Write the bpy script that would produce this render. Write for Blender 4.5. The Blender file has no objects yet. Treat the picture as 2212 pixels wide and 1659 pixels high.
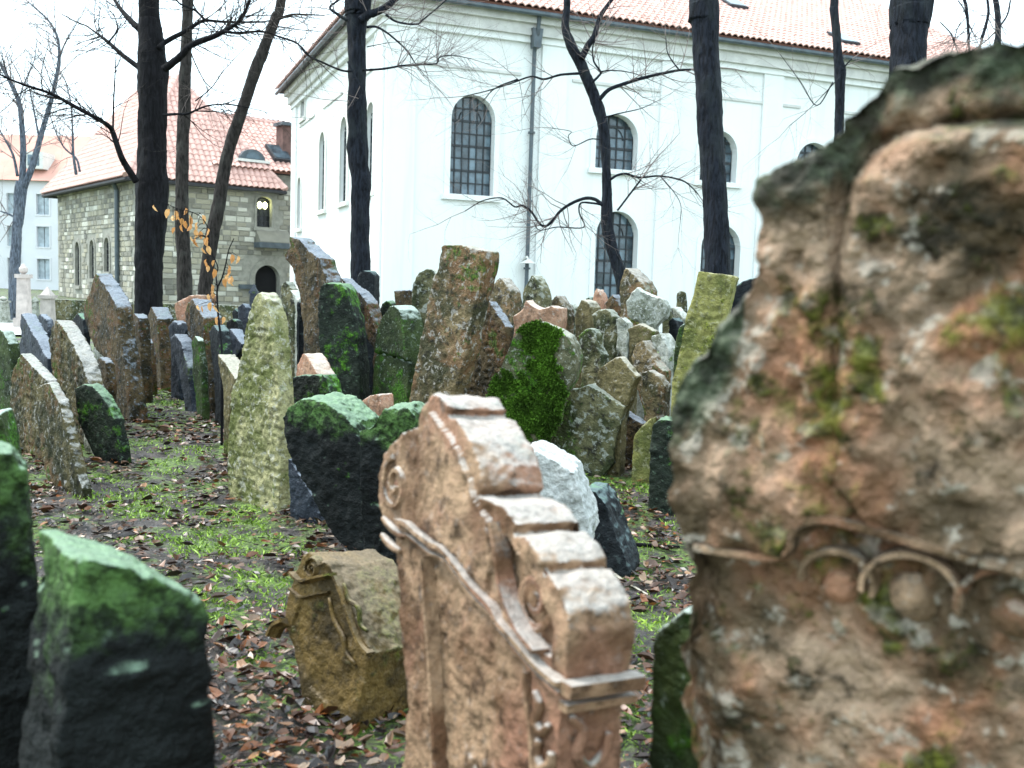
import bpy, bmesh, math, random
import numpy as np
from mathutils import Vector, Matrix
random.seed(7); RNG = np.random.default_rng(11)
sc = bpy.context.scene
COL = sc.collection

# ---------------------------------------------------------------- camera, sky, sun, exposure
EYE = 1.55
FPX = 2160.0                      # focal length in reference pixels (picture 2212 x 1659)
CX, CY = 1106.0, 829.5
PITCH = math.atan((CY - 620.0) / FPX)
ROLL = math.radians(1.9)
F = np.array([0, math.cos(PITCH), -math.sin(PITCH)])
U0 = np.array([0, math.sin(PITCH), math.cos(PITCH)])
R0 = np.array([1.0, 0, 0])
RT = R0 * math.cos(ROLL) + U0 * math.sin(ROLL)
UP = U0 * math.cos(ROLL) - R0 * math.sin(ROLL)
CAM = np.array([0, 0, EYE])
cam_data = bpy.data.cameras.new('camera')
cam = bpy.data.objects.new('camera', cam_data); COL.objects.link(cam)
m = Matrix(((RT[0], UP[0], -F[0], CAM[0]), (RT[1], UP[1], -F[1], CAM[1]), (RT[2], UP[2], -F[2], CAM[2]), (0, 0, 0, 1)))
cam.matrix_world = m
cam_data.sensor_width = 36.0
cam_data.lens = 36.0 * FPX / 2212.0
cam_data.clip_end = 2000.0; cam_data.clip_start = 0.05
cam_data.dof.use_dof = True
cam_data.dof.focus_distance = 8.5
cam_data.dof.aperture_fstop = 3.8
sc.camera = cam

world = bpy.data.worlds.new('World'); sc.world = world
world.use_nodes = True
wn = world.node_tree; wn.nodes.clear()
w_out = wn.nodes.new('ShaderNodeOutputWorld'); w_bg = wn.nodes.new('ShaderNodeBackground')
w_sky = wn.nodes.new('ShaderNodeTexSky'); w_sky.sky_type = 'NISHITA'; w_sky.sun_disc = False
SUN_EL, SUN_AZ = math.radians(56), math.radians(-72)     # azimuth measured from +Y towards +X
w_sky.sun_elevation = SUN_EL; w_sky.sun_rotation = SUN_AZ
w_mix = wn.nodes.new('ShaderNodeMix'); w_mix.data_type = 'RGBA'
w_mix.inputs[0].default_value = 0.86
w_mix.inputs[7].default_value = (7.5, 9.15, 9.9, 1)       # closed cloud cover
wn.links.new(w_sky.outputs[0], w_mix.inputs[6]); wn.links.new(w_mix.outputs[2], w_bg.inputs[0])
w_bg.inputs[1].default_value = 0.10
wn.links.new(w_bg.outputs[0], w_out.inputs[0])

sun_d = bpy.data.lights.new('sun', 'SUN'); sun_d.energy = 1.5; sun_d.angle = math.radians(25); sun_d.color = (1, 0.97, 0.92)
sun = bpy.data.objects.new('sun', sun_d); COL.objects.link(sun)
sd = Vector((math.sin(SUN_AZ) * math.cos(SUN_EL), math.cos(SUN_AZ) * math.cos(SUN_EL), math.sin(SUN_EL)))
sun.rotation_euler = sd.to_track_quat('Z', 'Y').to_euler()

sc.view_settings.view_transform = 'Standard'; sc.view_settings.look = 'None'
sc.view_settings.exposure = 1.6; sc.view_settings.gamma = 1.0; sc.view_settings.use_curve_mapping = False
sc.render.engine = 'CYCLES'
sc.cycles.use_denoising = True
sc.cycles.max_bounces = 4; sc.cycles.diffuse_bounces = 2; sc.cycles.glossy_bounces = 2

# ---------------------------------------------------------------- projection helpers
def ray(x, y):
    return F + RT * ((x - CX) / FPX) - UP * ((y - CY) / FPX)
def at(x, y, d):
    return CAM + ray(x, y) * d
def on_plane(x, y, p0, n):
    r = ray(x, y); t = np.dot(p0 - CAM, n) / np.dot(r, n)
    return CAM + r * t
def smooth(a, b, x):
    t = np.clip((np.asarray(x, float) - a) / (b - a), 0, 1); return t * t * (3 - 2 * t)

# ---------------------------------------------------------------- numpy noise
def vnoise(p, s=0):
    p = np.asarray(p, np.float32) + np.float32(1000.0)
    f = np.floor(p); u = p - f; u = u * u * (3 - 2 * u); f = f.astype(np.int64).astype(np.uint32)
    sd = np.uint32((s * 1274126177) & 0xffffffff)
    hx = (f[:, 0] * np.uint32(374761393), (f[:, 0] + np.uint32(1)) * np.uint32(374761393))
    hy = (f[:, 1] * np.uint32(668265263), (f[:, 1] + np.uint32(1)) * np.uint32(668265263))
    hz = (f[:, 2] * np.uint32(2246822519) + sd, (f[:, 2] + np.uint32(1)) * np.uint32(2246822519) + sd)
    ux, uy, uz = u[:, 0], u[:, 1], u[:, 2]
    def hsh(a, b, c):
        v = hx[a] ^ hy[b] ^ hz[c]; v = (v ^ (v >> np.uint32(15))) * np.uint32(2246822519); v = (v ^ (v >> np.uint32(13))) * np.uint32(3266489917)
        return (v >> np.uint32(16)).astype(np.float32)
    def lx(b, c): a0 = hsh(0, b, c); return a0 + (hsh(1, b, c) - a0) * ux
    def ly(c): a0 = lx(0, c); return a0 + (lx(1, c) - a0) * uy
    z0 = ly(0); r = z0 + (ly(1) - z0) * uz
    return r.astype(np.float64) * (2 / 65535.0) - 1
def fbm(p, o=3, s=0):
    p = np.asarray(p, float); r = 0; a = 1.0
    for i in range(o):
        r = r + a * vnoise(p * (2 ** i) + i * 17.3, s + i); a *= 0.5
    return r

def gh(x, y):
    x = np.atleast_1d(np.asarray(x, float)); y = np.atleast_1d(np.asarray(y, float))
    p = np.stack([x * 0.55, y * 0.55, np.zeros_like(x)], 1)
    z = 0.05 * fbm(p, 3, 3) * np.clip(1 - (y - 12) / 30, 0, 1)
    z = z + 0.28 * smooth(5.5, 10.5, y) * smooth(-1.5, 2.0, x) * (1 - smooth(16, 26, y))
    return z
def g1(x, y): return float(gh(x, y)[0])
def ground_hit(x, y):
    d = 8.0; r = ray(x, y)
    for _ in range(40):
        p = CAM + r * d
        dz = p[2] - g1(p[0], p[1])
        d = d + 0.7 * dz / max(1e-3, -r[2])
        d = min(max(d, 0.3), 200)
    return d

# ---------------------------------------------------------------- zoom frames the outlines were read from: (scale, x0, y0)
ZF_ = {'0': (1, 0, 0), 'A': (.2592, 0, 509.7), 'B': (.2304, 446, 477.8), 'C': (.18815, 860.1, 541.5), 'D': (.18815, 1210.5, 541.5),
       'E': (.4623, 0, 891.9), 'F': (.5201, 573.4, 796.4), 'G': (.5376, 1337.9, 0), 'H': (.5006, 1337.9, 828.2),
       'I': (.3264, 1114.9, 541.5), 'J': (.3457, 509.7, 764.5), 'K': (.2688, 0, 254.8), 'L': (.2688, 414.1, 223.0),
       '1': (.3168, 0, 0), '2': (.3168, 573.4, 0), '3': (.3168, 1146.8, 0), '4': (.3168, 1511.2, 0)}
def Z(z, s):
    k, ox, oy = ZF_[z]; out = []
    for t in s.split():
        a, b = t.split(',')[:2]; out.append((ox + float(a) * k, oy + float(b) * k))
    return out

# ---------------------------------------------------------------- object helpers
def tag(o, label=None, cat=None, group=None, kind=None):
    if label: o['label'] = label
    if cat: o['category'] = cat
    if group: o['group'] = group
    if kind: o['kind'] = kind
    return o
def empty(name, loc):
    o = bpy.data.objects.new(name, None); COL.objects.link(o); o.location = loc; o.empty_display_size = 0.2; return o
def mesh_obj(name, verts, faces, mat, parent=None, origin=None, smooth_shade=False):
    """verts in world coordinates"""
    v = np.asarray(verts, float)
    off = np.zeros(3)
    if parent is not None:
        q = parent
        while q is not None: off = off + np.array(q.location); q = q.parent
    loc = np.zeros(3)
    if origin is not None: loc = np.asarray(origin, float) - off
    me = bpy.data.meshes.new(name)
    me.from_pydata((v - off - loc).tolist(), [], [list(map(int, f)) for f in faces])
    me.validate(); me.update()
    if mat: me.materials.append(mat)
    if smooth_shade: me.polygons.foreach_set('use_smooth', [True] * len(me.polygons))
    o = bpy.data.objects.new(name, me); COL.objects.link(o); o.location = loc
    if parent is not None: o.parent = parent
    return o
def fast_mesh(name, v, quads):
    me = bpy.data.meshes.new(name); n = len(v); m_ = len(quads); k = np.full(m_, 4, np.int32)
    me.vertices.add(n); me.vertices.foreach_set('co', np.asarray(v, np.float32).ravel())
    tri = quads[:, 3] < 0; k[tri] = 3; flat = quads.ravel(); flat = flat[flat >= 0].astype(np.int32)
    me.loops.add(len(flat)); me.loops.foreach_set('vertex_index', flat)
    me.polygons.add(m_); st = np.concatenate([[0], np.cumsum(k)[:-1]]).astype(np.int32); me.polygons.foreach_set('loop_start', st)
    me.update(calc_edges=True); me.validate(); return me
class MB:
    def __init__(s): s.v = []; s.f = []
    def add(s, v, f):
        b = len(s.v); s.v += [tuple(x) for x in v]; s.f += [tuple(b + i for i in q) for q in f]
    def box(s, c, ax, ay, az):
        """centre and three half-axis vectors"""
        c, ax, ay, az = map(np.asarray, (c, ax, ay, az))
        v = [c + i * ax + j * ay + k * az for i in (-1, 1) for j in (-1, 1) for k in (-1, 1)]
        s.add(v, [(0, 1, 3, 2), (4, 6, 7, 5), (0, 4, 5, 1), (2, 3, 7, 6), (0, 2, 6, 4), (1, 5, 7, 3)])
    def prism(s, poly, d):
        """closed polygon of 3D points extruded by vector d"""
        n = len(poly); p = [np.asarray(q) for q in poly]
        s.add([*p, *[q + d for q in p]], [tuple(range(n)), tuple(range(2 * n - 1, n - 1, -1))] + [(i, i + n, (i + 1) % n + n, (i + 1) % n) for i in range(n)])
    def tube(s, pts, rad, sides=8, cap=True, jit=0.0):
        pts = [np.asarray(p, float) for p in pts]; n = len(pts)
        if np.isscalar(rad): rad = [rad] * n
        a = None; rings = []
        for i in range(n):
            t = pts[min(i + 1, n - 1)] - pts[max(i - 1, 0)]; t = t / (np.linalg.norm(t) + 1e-9)
            if a is None:
                a = np.cross(t, [0.3, 0.5, 0.81] if abs(t[2]) < .9 else [1, 0, 0])
            a = a - t * np.dot(a, t); a = a / (np.linalg.norm(a) + 1e-9); b = np.cross(t, a)
            ring = []
            for k in range(sides):
                w = 2 * math.pi * k / sides; r = rad[i] * (1 + (random.uniform(-jit, jit) if jit else 0))
                ring.append(pts[i] + a * math.cos(w) * r + b * math.sin(w) * r)
            rings.append(ring)
        v = [q for r in rings for q in r]; f = []
        for i in range(n - 1):
            for k in range(sides):
                f.append((i * sides + k, i * sides + (k + 1) % sides, (i + 1) * sides + (k + 1) % sides, (i + 1) * sides + k))
        if cap: f.append(tuple(range(sides - 1, -1, -1))); f.append(tuple((n - 1) * sides + k for k in range(sides)))
        s.add(v, f)
    def build(s, name, mat, parent=None, origin=None, sm=False):
        return mesh_obj(name, s.v, s.f, mat, parent, origin, sm)
def catmull(pts, n=6):
    P = [np.asarray(p, float) for p in pts]; P = [2 * P[0] - P[1]] + P + [2 * P[-1] - P[-2]]; out = []
    for i in range(1, len(P) - 2):
        for k in range(n):
            t = k / n; a, b, c, d = P[i - 1], P[i], P[i + 1], P[i + 2]
            out.append(0.5 * (2 * b + (c - a) * t + (2 * a - 5 * b + 4 * c - d) * t * t + (3 * b - a - 3 * c + d) * t ** 3))
    out.append(P[-2]); return out

# ---------------------------------------------------------------- materials
def nt(name):
    m = bpy.data.materials.new(name); m.use_nodes = True; t = m.node_tree; t.nodes.clear()
    o = t.nodes.new('ShaderNodeOutputMaterial'); b = t.nodes.new('ShaderNodeBsdfPrincipled')
    t.links.new(b.outputs[0], o.inputs[0]); return m, t, b
def N(t, typ, **k):
    n = t.nodes.new('ShaderNode' + typ)
    for a, v in k.items(): setattr(n, a, v)
    return n
def L(t, a, b): t.links.new(a, b)
def setin(t, sock, v):
    if hasattr(v, 'is_output') or isinstance(v, bpy.types.NodeSocket): t.links.new(v, sock)
    else: sock.default_value = v
def mixc(t, f, a, b, blend='MIX'):
    n = N(t, 'Mix', data_type='RGBA', blend_type=blend)
    for s, v in ((n.inputs[0], f), (n.inputs[6], a), (n.inputs[7], b)):
        setin(t, s, (*v, 1) if isinstance(v, tuple) and len(v) == 3 else v)
    return n.outputs[2]
def mth(t, op, a, b=0.0, clamp=False):
    n = N(t, 'Math', operation=op, use_clamp=clamp); setin(t, n.inputs[0], a); setin(t, n.inputs[1], b); return n.outputs[0]
def ramp(t, f, lo, hi):
    n = N(t, 'MapRange'); n.interpolation_type = 'SMOOTHSTEP'; setin(t, n.inputs[0], f); n.inputs[1].default_value = lo; n.inputs[2].default_value = hi
    return n.outputs[0]
def noise(t, vec, scale, detail=4, rough=0.55, w=None, dist=0.0):
    if w is not None:
        va = N(t, 'VectorMath', operation='ADD'); L(t, vec, va.inputs[0]); L(t, w, va.inputs[1]); vec = va.outputs[0]
    n = N(t, 'TexNoise', noise_dimensions='3D'); L(t, vec, n.inputs['Vector']); n.inputs['Scale'].default_value = scale
    n.inputs['Detail'].default_value = detail; n.inputs['Roughness'].default_value = rough; n.inputs['Distortion'].default_value = dist
    return n.outputs[0]
def simple(name, c, rough=0.7, var=0.25, scale=6.0, bump=0.0, spec=0.4, island=False):
    m, t, b = nt(name); tc = N(t, 'TexCoord').outputs['Object']; oi = N(t, 'ObjectInfo').outputs['Random']
    w = mth(t, 'MULTIPLY', oi, 31.0)
    f = noise(t, tc, scale, 5, 0.6, w)
    col = mixc(t, ramp(t, f, .3, .7), tuple(x * (1 - var) for x in c), tuple(min(1, x * (1 + var)) for x in c))
    if island:
        isl = N(t, 'NewGeometry').outputs['Random Per Island']
        r = mth(t, 'FRACT', mth(t, 'ADD', isl, mth(t, 'MULTIPLY', oi, 7.31)))
        col = mixc(t, 1.0, col, mixc(t, r, (1 - island,) * 3, (1 + island * .5,) * 3), 'MULTIPLY')
    L(t, col, b.inputs['Base Color']); b.inputs['Roughness'].default_value = rough
    b.inputs['Specular IOR Level'].default_value = spec
    if bump:
        bn = N(t, 'Bump'); bn.inputs['Strength'].default_value = bump; bn.inputs['Distance'].default_value = .02
        L(t, noise(t, tc, scale * 6, 6, .65, w), bn.inputs['Height']); L(t, bn.outputs[0], b.inputs['Normal'])
    return m
def stone_mat(name, c1, c2, lich_skylit=(.45, .45, .40), la=.35, moss=(.06, .13, .02), ma=.2, mtop=.5, pink=None, scale=1.0, bump=.6, rough=.62, dark=(.02, .018, .015), da=.5, top_light=.35, crest=None, hard=1.0, fleck=24):
    """weathered stone: two tones, dark dirt in blotches, lichen flecks and moss favouring upward faces, skylight painted pale onto tops;
    crest = (height fraction, blend, colour) is a skin of algae over the stone's head"""
    m, t, b = nt(name); tcn = N(t, 'TexCoord'); tc = tcn.outputs['Object']; oi = N(t, 'ObjectInfo').outputs['Random']; w = mth(t, 'MULTIPLY', oi, 43.0)
    geo = N(t, 'NewGeometry'); sep = N(t, 'SeparateXYZ'); L(t, geo.outputs['Normal'], sep.inputs[0]); up = sep.outputs[2]
    n1 = noise(t, tc, 3.2 * scale, 4, .6, w); n2 = noise(t, tc, 13 * scale, 5, .68, w); n3 = noise(t, tc, 46 * scale, 2, .7, w)
    n4 = noise(t, tc, 1.9 * scale, 4, .62, mth(t, 'ADD', w, 7.7), .6); n5 = noise(t, tc, fleck * scale, 3, .7, mth(t, 'ADD', w, 3.3), .3)
    col = mixc(t, ramp(t, n1, .5 - .17 / hard, .5 + .16 / hard), c2, c1)
    if pink: col = mixc(t, mth(t, 'MULTIPLY', ramp(t, n4, .48, .62), .8), col, pink)
    col = mixc(t, mth(t, 'MULTIPLY', ramp(t, n2, .50, .66), da), col, dark)
    lf = mth(t, 'ADD', n5, mth(t, 'MULTIPLY', up, .05))
    col = mixc(t, mth(t, 'MULTIPLY', ramp(t, lf, .60 - .16 * la, .68 - .12 * la), min(1, .35 + la, la * 3.5)), col, tuple(x * .72 for x in lich_skylit))
    mf = mth(t, 'ADD', mth(t, 'ADD', n4, mth(t, 'MULTIPLY', mth(t, 'SUBTRACT', n2, .5), .5)), mth(t, 'MULTIPLY', up, .22 * mtop))
    mmask = ramp(t, mf, .72 - .42 * ma, .84 - .40 * ma)
    mcol = mixc(t, ramp(t, n3, .35, .65), tuple(x * .5 for x in moss), tuple(min(1, x * 1.6) for x in moss))
    col = mixc(t, mth(t, 'MULTIPLY', mmask, .9), col, mcol)
    if crest:
        bl = N(t, 'Attribute', attribute_name='below').outputs['Fac']
        hz = mth(t, 'ADD', bl, mth(t, 'ADD', mth(t, 'MULTIPLY', mth(t, 'SUBTRACT', n1, .5), crest[1] * 4.0), mth(t, 'MULTIPLY', mth(t, 'SUBTRACT', n2, .5), crest[1] * 1.6)))
        cm = mth(t, 'SUBTRACT', 1.0, ramp(t, hz, crest[0] - crest[1] * .5, crest[0] + crest[1] * .5))
        cc = mixc(t, ramp(t, n5, .36, .64), tuple(x * .16 for x in crest[2]), crest[2])
        col = mixc(t, mth(t, 'MULTIPLY', cm, .95), col, cc)
    pf = mth(t, 'MULTIPLY', ramp(t, mth(t, 'ADD', mth(t, 'MULTIPLY', up, .5), mth(t, 'MULTIPLY', mth(t, 'SUBTRACT', n2, .5), .5)), .21, .42), top_light * .8)  # skylight on upward faces painted into the colour, sharing the lichen tone
    col = mixc(t, pf, col, lich_skylit)
    col = mixc(t, 1.0, col, mixc(t, n3, (.5,) * 3, (1.45,) * 3), 'MULTIPLY')
    L(t, col, b.inputs['Base Color'])
    L(t, mth(t, 'ADD', rough - .1, mth(t, 'MULTIPLY', n2, .3)), b.inputs['Roughness']); b.inputs['Specular IOR Level'].default_value = .2
    h = mth(t, 'ADD', n2, mth(t, 'MULTIPLY', n3, .45))
    bn = N(t, 'Bump'); bn.inputs['Strength'].default_value = bump; bn.inputs['Distance'].default_value = .035 / scale
    L(t, h, bn.inputs['Height']); L(t, bn.outputs[0], b.inputs['Normal'])
    return m
M = {}
M['tan'] = stone_mat('tan sandstone', (.33, .21, .128), (.125, .065, .034), (.46, .43, .40), .05, (.07, .08, .02), .05, .3, (.28, .14, .09), 1.2, .5, da=.8, dark=(.035, .018, .009), top_light=.9, hard=1.5)
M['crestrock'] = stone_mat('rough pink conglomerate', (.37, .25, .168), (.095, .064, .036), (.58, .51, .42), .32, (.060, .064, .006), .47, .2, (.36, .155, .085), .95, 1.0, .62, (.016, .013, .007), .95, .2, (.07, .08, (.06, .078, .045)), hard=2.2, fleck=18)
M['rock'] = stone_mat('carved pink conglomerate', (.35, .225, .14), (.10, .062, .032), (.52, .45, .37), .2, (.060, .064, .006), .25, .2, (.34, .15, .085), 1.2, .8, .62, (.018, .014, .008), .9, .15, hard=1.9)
M['leftmix'] = stone_mat('dark mottled graveyard stone', (.105, .085, .036), (.026, .027, .010), (.46, .45, .43), .22, (.040, .075, .008), .36, .3, (.12, .062, .026), 1.2, 1.0, .65, (.008, .008, .005), .85, top_light=.85, hard=1.6, fleck=18)
M['lichen'] = stone_mat('grey stone with lichen', (.150, .138, .070), (.036, .044, .016), (.46, .48, .42), .40, (.045, .085, .008), .30, .4, None, 1.0, 1.0, da=.9, top_light=.8, hard=1.6, fleck=16)
M['speck'] = stone_mat('speckled grey brown stone', (.175, .130, .066), (.044, .042, .018), (.48, .45, .41), .38, (.042, .080, .007), .34, .4, (.19, .10, .05), 1.1, 1.0, da=.9, top_light=.75, hard=1.6, fleck=16)
M['olive'] = stone_mat('olive lichen stone', (.25, .235, .075), (.10, .108, .030), (.44, .42, .25), .34, (.13, .15, .012), .3, .2, None, 1.2, .8, da=.6, top_light=.5, hard=1.5, fleck=18)
M['pale'] = stone_mat('pale green grey stone', (.33, .305, .155), (.125, .135, .042), (.54, .52, .42), .36, (.12, .17, .025), .2, .2, None, 1.1, .8, da=.6, top_light=.85, hard=1.4, fleck=17)
M['dark'] = stone_mat('black wet stone', (.012, .015, .018), (.004, .006, .008), (.26, .36, .36), .04, (.045, .13, .012), .14, .8, None, 1.0, .7, .65, (.003, .003, .005), .6, top_light=.5)
M['darkgreen'] = stone_mat('black stone under algae', (.018, .025, .016), (.005, .008, .006), (.26, .38, .26), .08, (.045, .125, .008), .42, .3, None, 1.0, .8, .65, (.003, .004, .004), .6, top_light=.7, hard=1.4)
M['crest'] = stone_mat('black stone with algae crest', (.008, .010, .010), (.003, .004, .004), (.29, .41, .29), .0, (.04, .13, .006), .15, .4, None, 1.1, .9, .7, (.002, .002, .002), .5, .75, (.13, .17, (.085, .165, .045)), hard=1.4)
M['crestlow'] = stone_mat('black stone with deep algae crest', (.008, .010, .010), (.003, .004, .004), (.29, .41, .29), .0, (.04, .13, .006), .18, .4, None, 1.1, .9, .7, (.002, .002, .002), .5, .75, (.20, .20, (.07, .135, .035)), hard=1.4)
M['greenface'] = stone_mat('green algae stone', (.042, .062, .018), (.013, .021, .007), (.46, .54, .48), .10, (.030, .088, .006), .48, -.6, None, 1.1, .7, .65, (.005, .007, .005), .6, top_light=.9, hard=1.3)
M['white'] = stone_mat('white limestone', (.58, .58, .56), (.36, .37, .355), (.66, .67, .66), .3, (.2, .25, .15), .05, .1, None, 1.1, .7, .65, (.12, .12, .11), .5, top_light=.4)
M['whitelich'] = stone_mat('white lichen crust', (.42, .43, .38), (.17, .18, .135), (.60, .61, .57), .5, (.10, .15, .03), .18, .1, None, 1.6, .8, .65, (.04, .048, .025), .7, top_light=.6, hard=1.3)
M['pink'] = stone_mat('pink sandstone', (.42, .25, .165), (.235, .125, .075), (.60, .53, .47), .15, (.1, .1, .04), .06, .2, (.40, .20, .13), 1.1, .5, da=.5, top_light=.85)
M['mossy'] = stone_mat('stone deep in bright moss', (.18, .165, .10), (.07, .072, .038), (.50, .50, .44), .34, (.04, .115, .004), .62, -.5, None, 1.2, 1.0, .8, (.015, .022, .006), .5, top_light=.7, hard=1.4)
M['blue'] = stone_mat('blue grey slate stone', (.038, .046, .062), (.013, .017, .026), (.29, .33, .39), .08, (.04, .068, .008), .2, .3, None, 1.1, .7, .55, (.005, .005, .008), .6, top_light=.8, hard=1.3)
M['brownd'] = stone_mat('dark brown rough stone', (.085, .060, .028), (.021, .018, .008), (.30, .34, .40), .14, (.036, .062, .006), .34, .3, (.11, .052, .020), 1.2, 1.0, .65, (.007, .006, .004), .85, top_light=.8, hard=1.5)
M['brown'] = stone_mat('brown worn stone', (.145, .118, .055), (.055, .048, .020), (.50, .47, .40), .14, (.06, .085, .008), .30, .3, None, 1.1, .7, .65, (.018, .014, .006), .65, top_light=.88, hard=1.4)
M['carve'] = stone_mat('ochre carved stone', (.125, .078, .022), (.045, .029, .009), (.34, .26, .18), .05, (.055, .060, .006), .36, .3, None, 1.2, .6, .6, (.010, .007, .003), .7, top_light=.5, hard=1.5)
M['post'] = simple('pale pink granite', (.46, .40, .37), .8, .2, 5, .3)
def bark_mat(name, c, alg=(.06, .075, .05), aa=.25):
    m, t, b = nt(name); tc = N(t, 'TexCoord').outputs['Object']; oi = N(t, 'ObjectInfo').outputs['Random']; w = mth(t, 'MULTIPLY', oi, 43.0)
    mp = N(t, 'Mapping'); L(t, tc, mp.inputs[0]); mp.inputs['Scale'].default_value = (1, 1, .22)
    n1 = noise(t, mp.outputs[0], 26, 5, .65, w, .4); n2 = noise(t, tc, 1.6, 4, .6, w); n3 = noise(t, mp.outputs[0], 9, 4, .6, w)
    col = mixc(t, ramp(t, n1, .34, .64), tuple(x * .35 for x in c), tuple(x * 1.5 for x in c))
    col = mixc(t, mth(t, 'MULTIPLY', ramp(t, mth(t, 'ADD', mth(t, 'MULTIPLY', n2, .6), mth(t, 'MULTIPLY', n3, .4)), .5, .62), aa), col, alg)
    L(t, col, b.inputs['Base Color']); b.inputs['Roughness'].default_value = .75; b.inputs['Specular IOR Level'].default_value = .12
    bn = N(t, 'Bump'); bn.inputs['Strength'].default_value = .9; bn.inputs['Distance'].default_value = .03
    L(t, mth(t, 'ADD', n1, n3), bn.inputs['Height']); L(t, bn.outputs[0], b.inputs['Normal']); return m
M['bark'] = bark_mat('black wet bark', (.007, .0065, .008), (.026, .028, .032), .4)
M['bark2'] = bark_mat('grey brown bark', (.030, .025, .023), (.075, .072, .064), .5)
M['bark3'] = bark_mat('slate dark bark', (.011, .013, .019), (.032, .038, .040), .45)
M['bark4'] = bark_mat('haze tinted distant bark', (.085, .10, .125), (.14, .15, .16), .3)  # pale blue-grey puts distance haze into the bark colour
M['twig'] = simple('twig bark', (.19, .15, .14), .7, .3, 4)
def plaster_mat():
    m, t, b = nt('white lime plaster'); tc = N(t, 'TexCoord').outputs['Object']; w = N(t, 'Value').outputs[0]
    mp = N(t, 'Mapping'); L(t, tc, mp.inputs[0]); mp.inputs['Scale'].default_value = (1.6, 1.6, .10)
    s = noise(t, mp.outputs[0], 1.5, 5, .6, w); c = noise(t, tc, .5, 4, .55, w); f = noise(t, tc, 9, 4, .6, w)
    col = mixc(t, mth(t, 'MULTIPLY', ramp(t, s, .5, .72), .35), (.80, .81, .80), (.60, .60, .57))
    col = mixc(t, mth(t, 'MULTIPLY', ramp(t, c, .5, .7), .25), col, (.68, .68, .66))
    L(t, col, b.inputs['Base Color']); b.inputs['Roughness'].default_value = .9; b.inputs['Specular IOR Level'].default_value = .15
    bn = N(t, 'Bump'); bn.inputs['Strength'].default_value = .12; bn.inputs['Distance'].default_value = .03; L(t, f, bn.inputs['Height']); L(t, bn.outputs[0], b.inputs['Normal']); return m
M['plaster'] = plaster_mat()
M['plaster2'] = simple('grey weathered cornice', (.62, .61, .585), .85, .14, 1.4, .1, .2)
M['trim'] = simple('pale stone trim', (.66, .66, .62), .85, .06, 2, .05, .2)
M['glass'] = simple('leaded glass', (.085, .125, .155), .15, .5, 2, 0, .6, island=.5)  # sky reflection painted into the blue-grey base colour
M['lead'] = simple('dark glazing bar', (.025, .03, .036), .5, .2, 3)
M['pipe'] = simple('zinc drainpipe', (.075, .095, .11), .45, .25, 3)
M['tile'] = simple('red clay tile', (.60, .375, .325), .7, .10, 3, .15, .3, island=.13)
M['deck'] = simple('roof underlay', (.20, .085, .06), .85, .2, 2)
M['mortar'] = simple('lime mortar', (.30, .29, .25), .9, .2, 3, .3)
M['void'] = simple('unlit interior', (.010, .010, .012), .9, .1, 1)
M['eave'] = simple('dark timber eave', (.045, .045, .05), .8, .2, 3)
M['farwall'] = simple('distant pale plaster', (.66, .66, .68), .9, .06, .3)  # paled so the colour stands for haze over the far block
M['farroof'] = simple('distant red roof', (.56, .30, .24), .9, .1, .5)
M['path'] = simple('pale gravel path', (.48, .47, .45), .9, .12, 2.0, .3)
M['farglass'] = simple('haze tinted window glass', (.36, .42, .46), .2, .3, 2)  # panes lightened, distant haze painted into their colour
M['darkglass'] = simple('unlit window glass', (.018, .022, .028), .2, .4, 2)
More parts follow.
